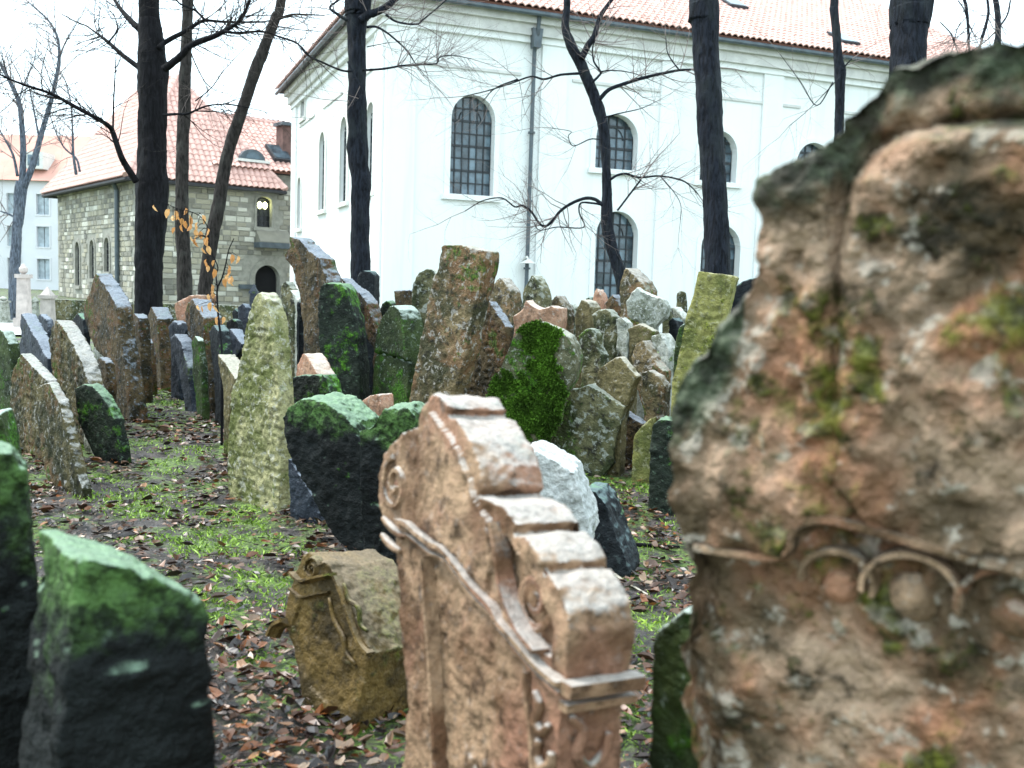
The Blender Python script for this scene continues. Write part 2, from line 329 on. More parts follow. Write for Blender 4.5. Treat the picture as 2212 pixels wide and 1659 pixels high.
# ---------------------------------------------------------------- ground
def make_ground():
    xs = np.concatenate([np.linspace(-420, -30, 14)[:-1], np.linspace(-30, -9, 30)[:-1], np.arange(-9, 7.5, .09), np.linspace(7.6, 30, 30), np.linspace(31, 420, 14)])
    ys = np.concatenate([np.linspace(-60, -1, 8)[:-1], np.linspace(-1, 1.2, 8)[:-1], np.arange(1.2, 15, .085), np.linspace(15.1, 40, 50), np.linspace(41, 700, 20)])
    X, Y = np.meshgrid(xs, ys); nx, ny = len(xs), len(ys)
    x, y = X.ravel(), Y.ravel(); z = gh(x, y)
    near = (np.abs(x + .8) < 8.3) & (y > 1.2) & (y < 15)
    z = z + near * .012 * fbm(np.stack([x * 6, y * 6, x * 0], 1), 3, 9)
    me = bpy.data.meshes.new('ground')
    idx = np.arange(nx * ny).reshape(ny, nx)
    q = np.stack([idx[:-1, :-1], idx[:-1, 1:], idx[1:, 1:], idx[1:, :-1]], -1).reshape(-1, 4)
    me.from_pydata(np.stack([x, y, z], 1).tolist(), [], q.tolist()); me.update()
    me.polygons.foreach_set('use_smooth', [True] * len(me.polygons))
    m, t, b = nt('damp soil with moss'); tc = N(t, 'TexCoord').outputs['Object']
    w = N(t, 'Value').outputs[0]
    n1 = noise(t, tc, 1.5, 6, .6, w); n2 = noise(t, tc, 7, 6, .65, w); n3 = noise(t, tc, 38, 5, .7, w)
    soil = mixc(t, ramp(t, n2, .35, .65), (.030, .023, .021), (.13, .105, .095))
    soil = mixc(t, mth(t, 'MULTIPLY', ramp(t, n3, .55, .7), .6), soil, (.19, .18, .175))
    grn = mixc(t, ramp(t, n3, .4, .6), (.045, .085, .014), (.24, .40, .05))
    gm = ramp(t, mth(t, 'ADD', n1, mth(t, 'MULTIPLY', mth(t, 'SUBTRACT', n2, .5), .6)), .44, .58)
    L(t, mixc(t, mth(t, 'MULTIPLY', gm, .75), soil, grn), b.inputs['Base Color'])
    b.inputs['Roughness'].default_value = .55
    bn = N(t, 'Bump'); bn.inputs['Strength'].default_value = 1.0; bn.inputs['Distance'].default_value = .06
    L(t, mth(t, 'ADD', n2, mth(t, 'MULTIPLY', n3, .8)), bn.inputs['Height']); L(t, bn.outputs[0], b.inputs['Normal'])
    me.materials.append(m)
    o = bpy.data.objects.new('ground', me); COL.objects.link(o); tag(o, kind='structure')
make_ground()
pth = MB()
pp = []
for i in range(24):
    x = -34 + i * 1.25; y0 = 23.2 + .35 * math.sin(i * .7)
    pp.append((x, y0, g1(x, y0) + .05)); pp.append((x, y0 + 6.5, g1(x, y0 + 6.5) + .05))
pth.add(pp, [(2 * i, 2 * i + 2, 2 * i + 3, 2 * i + 1) for i in range(23)])
tag(pth.build('path', M['path']), kind='structure')

# ---------------------------------------------------------------- building helpers
class Wall:
    """vertical facade plane: origin o (at ground), unit direction u along it, outward normal n"""
    def __init__(s, o, u, n):
        s.o = np.array([o[0], o[1], 0.0]); s.u = np.array([u[0], u[1], 0.0]); s.u /= np.linalg.norm(s.u)
        s.n = np.array([n[0], n[1], 0.0]); s.n /= np.linalg.norm(s.n)
    def p(s, a, z, out=0.0): return s.o + s.u * a + np.array([0, 0, z]) + s.n * out
    def sz(s, x, y):
        q = on_plane(x, y, s.o, s.n); return float(np.dot(q - s.o, s.u)), float(q[2])
    def box(s, mb, a0, a1, z0, z1, o0, o1):
        c = s.p((a0 + a1) / 2, (z0 + z1) / 2, (o0 + o1) / 2)
        mb.box(c, s.u * (a1 - a0) / 2, np.array([0, 0, (z1 - z0) / 2]), s.n * (o1 - o0) / 2)
def arch(a0, a1, z0, z1, n=12, k=1.0):
    """outline of an opening with an arched head (k = rise / half width; 0 for square)"""
    r = (a1 - a0) / 2; c = (a0 + a1) / 2
    if k == 0: return [(a0, z0), (a1, z0), (a1, z1), (a0, z1)]
    zs = z1 - r * k
    return [(a0, z0), (a1, z0)] + [(c + r * math.cos(math.pi * i / n), zs + r * k * math.sin(math.pi * i / n)) for i in range(n + 1)]
def holed(w, outer, holes, depth, name, mat, parent):
    """wall sheet with real openings and reveals"""
    bm = bmesh.new(); loops = []
    for poly in [outer] + holes:
        vs = [bm.verts.new(w.p(a, z)) for a, z in poly]
        es = [bm.edges.new((vs[i], vs[(i + 1) % len(vs)])) for i in range(len(vs))]; loops.append((vs, es))
    bmesh.ops.triangle_fill(bm, edges=[e for _, es in loops for e in es], use_beauty=True, normal=Vector(w.n))
    for vs, es in loops[1:]:
        bk = [bm.verts.new(Vector(v.co) - Vector(w.n) * depth) for v in vs]
        for i in range(len(vs)):
            j = (i + 1) % len(vs); bm.faces.new((vs[i], bk[i], bk[j], vs[j]))
    bmesh.ops.recalc_face_normals(bm, faces=bm.faces)
    bm.verts.index_update()
    v = [tuple(x.co) for x in bm.verts]; f = [[q.index for q in fc.verts] for fc in bm.faces]; bm.free()
    return mesh_obj(name, v, f, mat, parent)
def clip_convex(poly, conv):
    out = list(poly)
    for i in range(len(conv)):
        a, b = conv[i], conv[(i + 1) % len(conv)]; inp = out; out = []
        if not inp: break
        def side(p): return (b[0] - a[0]) * (p[1] - a[1]) - (b[1] - a[1]) * (p[0] - a[0])
        for k in range(len(inp)):
            p, q = inp[k], inp[(k + 1) % len(inp)]; sp, sq = side(p), side(q)
            if sp >= 0: out.append(p)
            if sp * sq < 0:
                t = sp / (sp - sq); out.append((p[0] + (q[0] - p[0]) * t, p[1] + (q[1] - p[1]) * t))
    return out
def band(w, inner, outer, o0, o1, name, mat, parent):
    n = len(inner); v = []
    for o in (o0, o1):
        v += [w.p(a, z, o) for a, z in inner] + [w.p(a, z, o) for a, z in outer]
    f = []
    for i in range(n):
        j = (i + 1) % n
        f += [(2 * n + i, 2 * n + j, 3 * n + j, 3 * n + i), (n + i, n + j, 3 * n + j, 3 * n + i), (i, j, 2 * n + j, 2 * n + i)]
    return mesh_obj(name, v, f, mat, parent)
def window(w, a0, a1, z0, z1, parent, cols, rows, depth=.32, k=1.0, trim=.22, sill=True, trimmat='trim', gm='glass'):
    hole = arch(a0, a1, z0, z1, 12, k)
    g = trim
    outer = arch(a0 - g, a1 + g, z0 - (.02 if sill else g), z1 + g, 12, k)
    win = band(w, hole, outer, -.01, .06, 'window', M[trimmat], parent)
    if sill:
        mb = MB(); w.box(mb, a0 - g - .08, a1 + g + .08, z0 - .2, z0 - .022, -.02, .14); mb.build('sill', M[trimmat], win)
    bars = MB(); cw = (a1 - a0) / cols; rh = (z1 - z0) / rows; bw = min(cw, rh) * .045 + .009
    def bar(p):
        q = clip_convex(p, hole)
        if len(q) > 2: bars.prism([w.p(a, z, -depth + .05) for a, z in q], -w.n * .045)
    for i in range(cols + 1):
        c = a0 + i * cw; bar([(c - bw, z0), (c + bw, z0), (c + bw, z1), (c - bw, z1)])
    for i in range(rows + 1):
        c = z0 + i * rh; h = bw * (1.9 if i % 2 == 0 else 1.0); bar([(a0, c - h), (a1, c - h), (a1, c + h), (a0, c + h)])
    if k > 0:
        r = (a1 - a0) / 2; c = (a0 + a1) / 2; zs = z1 - r * k
        for rr in (.5,):
            q = [(c + r * rr * math.cos(math.pi * i / 10), zs + r * k * rr * math.sin(math.pi * i / 10)) for i in range(11)]
            for i in range(10):
                d0, d1 = q[i], q[i + 1]
                bars.tube([w.p(*d0, -depth + .03), w.p(*d1, -depth + .03)], bw, 4)
    bars.build('glazing_bars', M['lead'], win)
    for i in range(cols):
        for j in range(rows):
            q = clip_convex([(a0 + i * cw, z0 + j * rh), (a0 + (i + 1) * cw, z0 + j * rh), (a0 + (i + 1) * cw, z0 + (j + 1) * rh), (a0 + i * cw, z0 + (j + 1) * rh)], hole)
            if len(q) < 3: continue
            t = [random.uniform(-.03, .03) for _ in range(2)]
            mc = np.mean(np.array(q), 0)
            v = [w.p(a, z, -depth + .01 + t[0] * (a - mc[0]) + t[1] * (z - mc[1])) for a, z in q]
            mesh_obj('pane', v, [tuple(range(len(v)))], M[gm], win, origin=w.p(mc[0], mc[1], -depth))
    return win, hole
TILE_ME = {}
def tile_mesh(wd, ln):
    key = (round(wd, 3), round(ln, 3))
    if key in TILE_ME: return TILE_ME[key]
    prof = [(-.5, 0), (-.36, .13), (-.18, .27), (0, .32), (.18, .27), (.36, .13), (.5, 0)]
    v = []; 
    for yy, zz in ((0, .035), (1, 0)):
        for px, pz in prof: v.append((px * wd, yy * ln * 1.12, pz * wd + zz))
    for px, pz in prof: v.append((px * wd, 0, pz * wd - .005))
    f = [(i, i + 1, i + 8, i + 7) for i in range(6)] + [(14 + i, 15 + i, i + 1, i) for i in range(6)]
    TILE_ME[key] = (np.array(v), f); return TILE_ME[key]
def roof_face(poly, parent, root, wd, ln, limit, seen, mat='tile', prm=None):
    """poly: 3D corners, first two along the eave. Underlay plus tiles laid in courses."""
    P = [np.asarray(p, float) for p in poly]
    e = P[1] - P[0]; e /= np.linalg.norm(e)
    nrm = np.cross(e, P[2] - P[0]); nrm /= np.linalg.norm(nrm)
    if nrm[2] < 0: nrm = -nrm
    up = np.cross(nrm, e); up /= np.linalg.norm(up)
    if up[2] < 0: up = -up
    deck = MB(); deck.prism(P, -nrm * .12); dk = deck.build('roof_face', M['deck'], parent)
    q2 = [(float(np.dot(p - P[0], e)), float(np.dot(p - P[0], up))) for p in P]
    hull = q2 if sum((q2[i][0] * q2[(i + 1) % len(q2)][1] - q2[(i + 1) % len(q2)][0] * q2[i][1]) for i in range(len(q2))) > 0 else q2[::-1]
    amin, amax = min(q[0] for q in q2), max(q[0] for q in q2); bmax = max(q[1] for q in q2)
    def inside(a, b):
        for i in range(len(hull)):
            (x0, y0), (x1, y1) = hull[i], hull[(i + 1) % len(hull)]
            if (x1 - x0) * (b - y0) - (y1 - y0) * (a - x0) < -1e-6: return False
        return True
    spots = []
    b = -.06; r = 0
    while b < bmax - .05:
        a = amin + wd / 2
        while a < amax:
            if inside(a, max(b + ln * .5, 0.02)):
                p = P[0] + e * a + up * b + nrm * (.03 + .003 * random.random())
                spots.append(p)
            a += wd
        b += ln; r += 1
    rot = np.stack([e, up, nrm], 1)
    if np.linalg.det(rot) < 0: rot = np.stack([-e, up, nrm], 1)
    V, Fc = tile_mesh(wd, ln)
    S = np.array(spots); rel = S - CAM; dep = rel @ F; px = CX + FPX * (rel @ RT) / dep; py = CY - FPX * (rel @ UP) / dep
    vis = (px > 0) & (px < 2212) & (py > -5) & (py < 1000) & seen(px, py)
    order = np.argsort(np.where(vis, dep, dep + 1e4))
    single = [i for i in order[:limit] if vis[i]]; ss = set(single)
    key = (round(wd, 3), round(ln, 3), mat)
    if prm is not None:
        if key not in prm:
            me = bpy.data.meshes.new('tile'); me.from_pydata(V.tolist(), [], Fc); me.materials.append(M[mat]); prm[key] = me
        off = np.array(root.location) + np.array(parent.location if parent is not root else (0, 0, 0))
        R4 = Matrix([list(rot[i]) for i in range(3)]).to_4x4()
        for i in single:
            o = bpy.data.objects.new('tile', prm[key]); COL.objects.link(o); o.parent = dk
            jit = Matrix.Rotation(random.uniform(-.03, .03), 4, 'Z') @ Matrix.Rotation(random.uniform(-.02, .02), 4, 'X')
            o.matrix_local = Matrix.Translation(Vector(S[i] - off)) @ R4 @ jit
    rest = [i for i in range(len(S)) if i not in ss]
    if rest:
        W = (V @ rot.T); nv = len(V)
        allv = (W[None] + S[rest][:, None] + np.array(nrm)[None, None] * RNG.uniform(0, .012, (len(rest), 1, 1))).reshape(-1, 3)
        fa = np.array(Fc); allf = (fa[None] + (np.arange(len(rest)) * nv)[:, None, None]).reshape(-1, 4)
        o = mesh_obj('tile_courses', allv, allf, M[mat], dk); o['kind'] = 'stuff'
    return dk
def ridge(pts, parent, r, mat='tile'):
    mb = MB(); a, b = map(np.asarray, pts); n = max(2, int(np.linalg.norm(b - a) / .45))
    for i in range(n):
        p0 = a + (b - a) * i / n; p1 = a + (b - a) * (i + 1.12) / n
        mb.tube([p0, p1], [r * 1.12, r], 8)
    o = mb.build('ridge_tiles', M[mat], parent); return o

# ---------------------------------------------------------------- the white hall
C0 = np.array([-4.6, 34.5]); ur = np.array([.929, .370]); ul = np.array([-.370, .929])
white = empty('white_building', (C0[0], C0[1], 0)); tag(white, 'tall white plastered hall with arched windows and red tiled hip roof', 'building')
WR = Wall(C0, ur, (ur[1], -ur[0])); WL = Wall(C0, ul, (-ul[1], ul[0]))
if np.dot(WL.n[:2], ur) > 0: WL.n = -WL.n
LR, LL, HE = 28.4, 18.9, 11.15
openR = []; specR = []
def wr(x0, y0, x1, y1, cols, rows, k=1.0, **kw):
    a0, zb = WR.sz(x0, y1); a1, _ = WR.sz(x1, y1); ac, zt = WR.sz((x0 + x1) / 2, y0)
    specR.append((a0, a1, zb, zt, cols, rows, k, kw)); return a0, a1, zb, zt
wr(970, 205, 1064, 418, 6, 8)
wr(1284, 247, 1374, 362, 5, 5)
wr(1280, 456, 1370, 668, 6, 8)
wr(1509, 282, 1588, 389, 5, 5)
wr(1506, 485, 1590, 680, 6, 8)
wr(1716, 308, 1790, 408, 5, 5)
wr(1714, 505, 1790, 690, 5, 7)
hol = [arch(a0, a1, zb, zt, 12, k) for a0, a1, zb, zt, c, r, k, kw in specR]
wallr = holed(WR, [(0, -.5), (LR, -.5), (LR, HE), (0, HE)], hol, .45, 'wall', M['plaster'], white)
for a0, a1, zb, zt, c, r, k, kw in specR: window(WR, a0, a1, zb, zt, white, c, r, .36, k, .2, True, 'plaster')
specL = []
def wl(x0, y0, x1, y1, cols, rows, k=1.0, trim=.25, wid=None):
    a0, zb = WL.sz(x1, y1); a1, _ = WL.sz(x0, y1); ac, zt = WL.sz((x0 + x1) / 2, y0)
    if wid: c = (a0 + a1) / 2; a0, a1 = c - wid / 2, c + wid / 2
    specL.append((a0, a1, zb, zt, cols, rows, k, trim))
Zp = lambda a, b: Z('2', f'{a},{b}')[0]
for (xa, ya, xb, yb, kk, tr, wd) in ((366, 905, 408, 1425, 1, .3, 1.25), (510, 805, 556, 1370, 1, .3, 1.25), (692, 705, 738, 1300, 1, .3, 1.25), (243, 612, 276, 790, 0, .16, 1.05), (214, 1210, 252, 1550, 1, .2, .95)):
    p, q = Zp(xa, ya), Zp(xb, yb); wl(p[0], p[1], q[0], q[1], 4, 9 if kk else 4, kk, tr, wd)
holL = [arch(a0, a1, zb, zt, 12, k) for a0, a1, zb, zt, c, r, k, t_ in specL]
holed(WL, [(0, -.5), (LL, -.5), (LL, HE), (0, HE)], holL, .45, 'wall', M['plaster'], white)
for a0, a1, zb, zt, c, r, k, t_ in specL: window(WL, a0, a1, zb, zt, white, c, r, .17, k, t_, True, 'trim')
# back walls close the volume
back = MB()
A = WR.p(LR, -.5); B = WR.p(LR, -.5) + WL.u * LL; Cc = WL.p(LL, -.5); hz = np.array([0, 0, HE + .5])
back.add([A, B, B + hz, A + hz], [(0, 1, 2, 3)]); back.add([B, Cc, Cc + hz, B + hz], [(0, 1, 2, 3)])
inn = WR.p(.6, -.4) - WR.n * .9; 
back.build('rear_wall', M['plaster'], white)
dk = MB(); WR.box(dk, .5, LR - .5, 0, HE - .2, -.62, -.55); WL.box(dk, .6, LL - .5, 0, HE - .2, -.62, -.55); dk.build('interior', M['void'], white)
# pilasters, plinth, cornice
pil = []
a_pipe = WR.sz(1143, 330)[0]
for (a0, a1) in ((0.0, 1.05), (a_pipe + .35, a_pipe + 1.35), (WR.sz(1420, 330)[0], WR.sz(1462, 330)[0]), (WR.sz(1640, 330)[0], WR.sz(1682, 330)[0])):
    mb = MB(); WR.box(mb, a0, a1, -.5, HE - 1.0, .005, .10); mb.build('pilaster', M['plaster'], white)
for (a0, a1) in ((0.0, 1.3), (LL - 1.2, LL)):
    mb = MB(); WL.box(mb, a0 + (.11 if a0 == 0 else 0), a1, -.5, HE - 1.0, .005, .10); mb.build('pilaster', M['plaster'], white)
for w, ln in ((WR, LR), (WL, LL)):
    st = -.0
    for nm, z0, z1, o1, mt in (('cornice', HE - 1.0, HE - .78, .16, 'plaster'), ('cornice', HE - .778, HE - .40, .30, 'plaster2'), ('cornice', HE - .398, HE - .10, .48, 'plaster2')):
        mb = MB(); w.box(mb, -o1 if w is WR else .003 - o1 * 0, ln + .1, z0, z1, .002, o1); mb.build(nm, M[mt], white)
    for seg in range(int(ln // 6)):
        mb = MB(); w.box(mb, seg * 6 + .9, seg * 6 + 4.9, HE - 2.15, HE - 2.05, .004, .06); mb.build('moulding', M['plaster2'], white)
# roof
ov = .75
def wpt(a, b, z):
    p = C0 + ur * a + ul * b; return np.array([p[0], p[1], z])
rz = 17.0; e0 = HE + .02
ec = [wpt(-ov, -ov, e0), wpt(LR + ov, -ov, e0), wpt(LR + ov, LL + ov, e0), wpt(-ov, LL + ov, e0)]
r0, r1 = wpt(9.45, 9.45, rz), wpt(LR - 1.6, 9.45, rz)
roofw = MB(); roofw.add([p - np.array([0, 0, .14]) for p in ec], [(0, 1, 2, 3)]); roof = roofw.build('roof', M['eave'], white)
PR = {}
roof_face([ec[0], ec[1], r1, r0], white, white, .27, .42, 300, lambda x, y: (x > 1100) & (x < 1930), 'tile', PR)
roof_face([ec[3], ec[0], r0], white, white, .27, .42, 0, lambda x, y: x < 0, 'tile', PR)
roof_face([ec[2], ec[3], r0, r1], white, white, .27, .42, 0, lambda x, y: x < 0, 'tile', PR)
roof_face([ec[1], ec[2], r1], white, white, .27, .42, 0, lambda x, y: x < 0, 'tile', PR)
ridge((r0, r1), roof, .16); ridge((ec[0], r0), roof, .15); ridge((ec[1], r1), roof, .15)
for p, q in ((ec[0], ec[1]), (ec[0], ec[3])):
    mb = MB(); d = (q - p) / np.linalg.norm(q - p); o = np.array([d[1], -d[0], 0]) if p is ec[0] and q is ec[1] else np.array([-d[1], d[0], 0])
    mb.tube([p + o * .02 - np.array([0, 0, .16]), q + o * .02 - np.array([0, 0, .16])], .085, 8); mb.build('gutter', M['pipe'], white)
for (x, y) in ((1580, 15), (1818, 92)):     # roof windows
    n_ = np.cross(ec[1] - ec[0], r0 - ec[0]); n_ /= np.linalg.norm(n_); n_ = n_ if n_[2] > 0 else -n_
    q = on_plane(x, y, ec[0], n_); e_ = np.array([*ur, 0.]); u_ = np.cross(n_, e_); u_ = u_ if u_[2] > 0 else -u_
    mb = MB(); mb.box(q + n_ * .14, e_ * .45, u_ * .6, n_ * .09); s_ = mb.build('skylight', M['lead'], white)
    mb = MB(); mb.box(q + n_ * .235, e_ * .38, u_ * .52, n_ * .01); mb.build('pane', M['glass'], s_)
# drainpipe with hopper and brackets
dp = MB(); o_ = .17
dp.tube([WR.p(a_pipe, HE - .1, .55), WR.p(a_pipe, HE - .75, .42), WR.p(a_pipe, HE - 1.3, o_), WR.p(a_pipe, 3, o_), WR.p(a_pipe, .1, o_)], .075, 10)
dpo = dp.build('drainpipe', M['pipe'], white)
hp = MB(); hp.prism([WR.p(a_pipe - .2, HE - .55, .12), WR.p(a_pipe + .2, HE - .55, .12), WR.p(a_pipe + .13, HE - 1.2, .12), WR.p(a_pipe - .13, HE - 1.2, .12)], WR.n * .34); hp.build('hopper', M['pipe'], dpo)
for zz in (2.2, 4.6, 7.0): 
    mb = MB(); mb.tube([WR.p(a_pipe, zz, o_), WR.p(a_pipe, zz + .07, o_)], .13, 10); mb.build('bracket', M['pipe'], dpo)
lp = MB(); a_l, z_l = WR.sz(1130, 562); lp.tube([WR.p(a_l, z_l, .0), WR.p(a_l, z_l + .12, .35), WR.p(a_l, z_l, .5)], [.04, .04, .04], 6); lp.tube([WR.p(a_l, z_l - .12, .5), WR.p(a_l, z_l + .02, .5)], [.3, .06], 12)
lp.build('wall_lamp', M['trim'], white)

# ---------------------------------------------------------------- the stone house
K0 = np.array([-19.6, 52.0]); hr = np.array([.79, .613]); hr /= np.linalg.norm(hr); hl = np.array([-hr[1], hr[0]])
house = empty('stone_house', (K0[0], K0[1], 0)); tag(house, 'rubble stone house with steep red tiled hip roof behind dark tree', 'building')
HR = Wall(K0, hr, (hr[1], -hr[0])); HL = Wall(K0, hl, (-hl[1], hl[0]))
if np.dot(HL.n[:2], hr) > 0: HL.n = -HL.n
he = 6.5; lr = 13.0; lrh = 7.2; ll = 16.0
def blockmat():
    m, t, b = nt('coursed rubble stone'); oi = N(t, 'ObjectInfo').outputs['Random']; isl = N(t, 'NewGeometry').outputs['Random Per Island']; tc = N(t, 'TexCoord').outputs['Object']
    r = mth(t, 'FRACT', mth(t, 'ADD', isl, mth(t, 'MULTIPLY', oi, 7.31)))
    cr = N(t, 'ValToRGB'); e = cr.color_ramp; L(t, r, cr.inputs[0])
    cols = [(0, (.17, .165, .145)), (.3, (.29, .27, .215)), (.55, (.42, .385, .29)), (.8, (.33, .32, .28)), (.9, (.56, .54, .46)), (1, (.66, .64, .56))]
    e.elements[0].position = 0; e.elements[0].color = (*cols[0][1], 1); e.elements[1].position = 1; e.elements[1].color = (*cols[-1][1], 1)
    for p_, c_ in cols[1:-1]: q = e.elements.new(p_); q.color = (*c_, 1)
    n = noise(t, tc, 3, 5, .6)
    L(t, mixc(t, 1.0, cr.outputs[0], mixc(t, n, (.7,) * 3, (1.25,) * 3), 'MULTIPLY'), b.inputs['Base Color']); b.inputs['Roughness'].default_value = .9
    return m
M['block'] = blockmat()
def hwin(w, pts, z, k=1.0, wid=None):
    (x0, y0), (x1, y1) = Z(z, pts)
    a0, zb = w.sz(x0, y1); a1, _ = w.sz(x1, y1); _, zt = w.sz((x0 + x1) / 2, y0)
    if a0 > a1: a0, a1 = a1, a0
    if wid: c = (a0 + a1) / 2; a0, a1 = c - wid / 2, c + wid / 2
    return (a0, a1, zb, zt, k)
hw_l = [hwin(HL, '608,995 650,1345', 'K', 1, .95), hwin(HL, '722,980 768,1290', 'K', 1, .95), hwin(HL, '838,960 890,1235', 'K', 1, .95)]
hw_r = [hwin(HR, '520,752 640,992', 'L', .55), hwin(HR, '503,1302 700,1720', 'L', 1)]
for w, ln, specs in ((HL, ll, hw_l), (HR, lr, hw_r)):
    holed(w, [(0, -.5), (ln, -.5), (ln, he), (0, he)], [arch(a0, a1, max(zb, -.2), zt, 12, k) for a0, a1, zb, zt, k in specs], .5, 'wall', M['mortar'], house)
    # stone blocks
    spots = []; z = 0.0
    while z < he - .1:
        h = random.uniform(.20, .34); a = random.uniform(-.1, .1)
        while a < ln - .05:
            l_ = random.uniform(.3, .85); cx, cz = a + l_ / 2, z + h / 2
            ok = True
            for a0, a1, zb, zt, k in specs:
                if a0 - .28 < cx + l_ / 2 and cx - l_ / 2 < a1 + .28 and zb - .2 < cz + h / 2 and cz - h / 2 < zt + .28: ok = False
            if ok and a >= 0 and a + l_ <= ln: spots.append((cx, cz, l_, h))
            a += l_
        z += h
    pr = []
    me = None
    big = []
    for i, (cx, cz, l_, h) in enumerate(spots):
        p = w.p(cx, cz, .02); rel = p - CAM; px = CX + FPX * rel @ RT / (rel @ F)
        big.append((l_ * h if (140 < px < 292 if w is HL else 355 < px < 625) and cz > 1.2 else 0, i))
    big.sort(reverse=True); sing = {i for s_, i in big[:150] if s_ > 0}
    ub = bpy.data.meshes.new('stone_block'); bb = MB()
    bb.add([(-.5, 0, -.5), (.5, 0, -.5), (.5, 0, .5), (-.5, 0, .5), (-.46, -1, -.43), (.46, -1, -.43), (.45, -1, .44), (-.46, -1, .43)], [(4, 5, 6, 7), (0, 1, 5, 4), (1, 2, 6, 5), (2, 3, 7, 6), (3, 0, 4, 7)])
    ub.from_pydata(bb.v, [], bb.f); ub.materials.append(M['block'])
    rst = MB(); V0 = np.array(bb.v)
    for i, (cx, cz, l_, h) in enumerate(spots):
        pr_ = random.uniform(.03, .07)
        if i in sing:
            o = bpy.data.objects.new('stone_block', ub); COL.objects.link(o); o.parent = house
            R = Matrix([[w.u[j], -w.n[j], (0, 0, 1)[j]] for j in range(3)]).to_4x4()
            o.matrix_local = Matrix.Translation(Vector(w.p(cx, cz, -.01) - np.array(house.location))) @ R @ Matrix.Diagonal((l_ - .03, pr_, h - .03, 1))
        else:
            rst.add([w.p(cx + v[0] * (l_ - .03), cz + v[2] * (h - .03), -.01 - v[1] * pr_) for v in V0], bb.f)
    o = rst.build('stone_blocks', M['block'], house); o['kind'] = 'stuff'
M['warmlight'] = simple('lamp glass', (.8, .8, .5), .4, .05)
_b = M['warmlight'].node_tree.nodes; 
for n_ in _b:
    if n_.type == 'BSDF_PRINCIPLED': n_.inputs['Emission Color'].default_value = (.95, 1, .45, 1); n_.inputs['Emission Strength'].default_value = 4
for i, (a0, a1, zb, zt, k) in enumerate(hw_l):
    wd, _ = window(HL, a0, a1, zb, zt, house, 2, 6, .16, 1, .16, True, 'mortar', 'darkglass')
a0, a1, zb, zt, k = hw_r[0]
wd, _ = window(HR, a0, a1, zb, zt, house, 3, 5, .3, k, .12, True, 'mortar', 'darkglass')
for f_ in (.3, .65):
    mb = MB(); c = HR.p(a0 + (a1 - a0) * f_, zt - .45, -.18); mb.tube([c - np.array([0, 0, .2]), c - np.array([0, 0, .08]), c + np.array([0, 0, .08]), c + np.array([0, 0, .18])], [.04, .12, .12, .03], 10); mb.build('lamp_globe', M['warmlight'], wd)
a0, a1, zb, zt, k = hw_r[1]
dr = band(HR, arch(a0, a1, -.3, zt, 12, 1), arch(a0 - .3, a1 + .3, -.32, zt + .3, 12, 1), .0, .08, 'doorway', M['mortar'], house)
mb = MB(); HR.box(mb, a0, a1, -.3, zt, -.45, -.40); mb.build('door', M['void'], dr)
for sx in (a0 - .95, a1 + .05):
    mb = MB(); HR.box(mb, sx, sx + .9, zt - 1.35, zt - 1.1, .05, .3); mb.build('stone_shelf', M['pipe'], house)
(xa, ya), (xb, yb) = Z('L', '510,1010 768,1160'); s0, zt_ = HR.sz(xa, ya); s1, zb_ = HR.sz(xb, yb)
mb = MB(); zb_ = HR.sz(xa, yb)[1]
mb.prism([HR.p(s0, zt_, .05), HR.p(s0, zb_ + .35, .75), HR.p(s0, zb_ + .3, .75), HR.p(s0, zb_ + .3, .05)], HR.u * (s1 - s0)); mb.build('canopy_roof', M['block'], house)
mb = MB(); HR.box(mb, s0 - .08, s1 + .1, zb_, zb_ + .298, .06, .85); mb.build('canopy_slab', M['pipe'], house)
mb = MB(); q0 = HL.sz(*Z('K', '962,620')[0])[0]; mb.tube([HL.p(q0 - .2, he - .1, .4), HL.p(q0, he - .5, .16), HL.p(q0, 0, .16)], .12, 8); mb.build('drainpipe', M['pipe'], house)
def hpt(a, b, z): p = K0 + hr * a + hl * b; return np.array([p[0], p[1], z])
ov = .7; ec = [hpt(-ov, -ov, he), hpt(lrh + ov, -ov, he), hpt(lrh + ov, ll + ov, he), hpt(-ov, ll + ov, he)]
r0, r1 = hpt(lrh / 2, 4.5, 12.7), hpt(lrh / 2, 11.5, 12.7)
mb = MB(); mb.add([p - np.array([0, 0, .13]) for p in ec], [(0, 1, 2, 3)]); roof = mb.build('roof', M['eave'], house)
mb = MB()
for i_ in range(4):
    p, q = ec[i_], ec[(i_ + 1) % 4]; mb.tube([p - np.array([0, 0, .15]), q - np.array([0, 0, .15])], .11, 6)
mb.build('gutter', M['eave'], roof)
roof_face([ec[0], ec[1], r0], house, house, .32, .40, 160, lambda x, y: (x > 350) & (x < 575), 'tile', PR)
roof_face([ec[3], ec[0], r0, r1], house, house, .32, .40, 60, lambda x, y: (x > 120) & (x < 292), 'tile', PR)
roof_face([ec[1], ec[2], r1, r0], house, house, .32, .40, 0, lambda x, y: x < 0, 'tile', PR)
roof_face([ec[2], ec[3], r1], house, house, .32, .40, 0, lambda x, y: x < 0, 'tile', PR)
ridge((ec[0], r0), roof, .2); ridge((ec[1], r0), roof, .2); ridge((ec[3], r1), roof, .2); ridge((r0, r1), roof, .2)
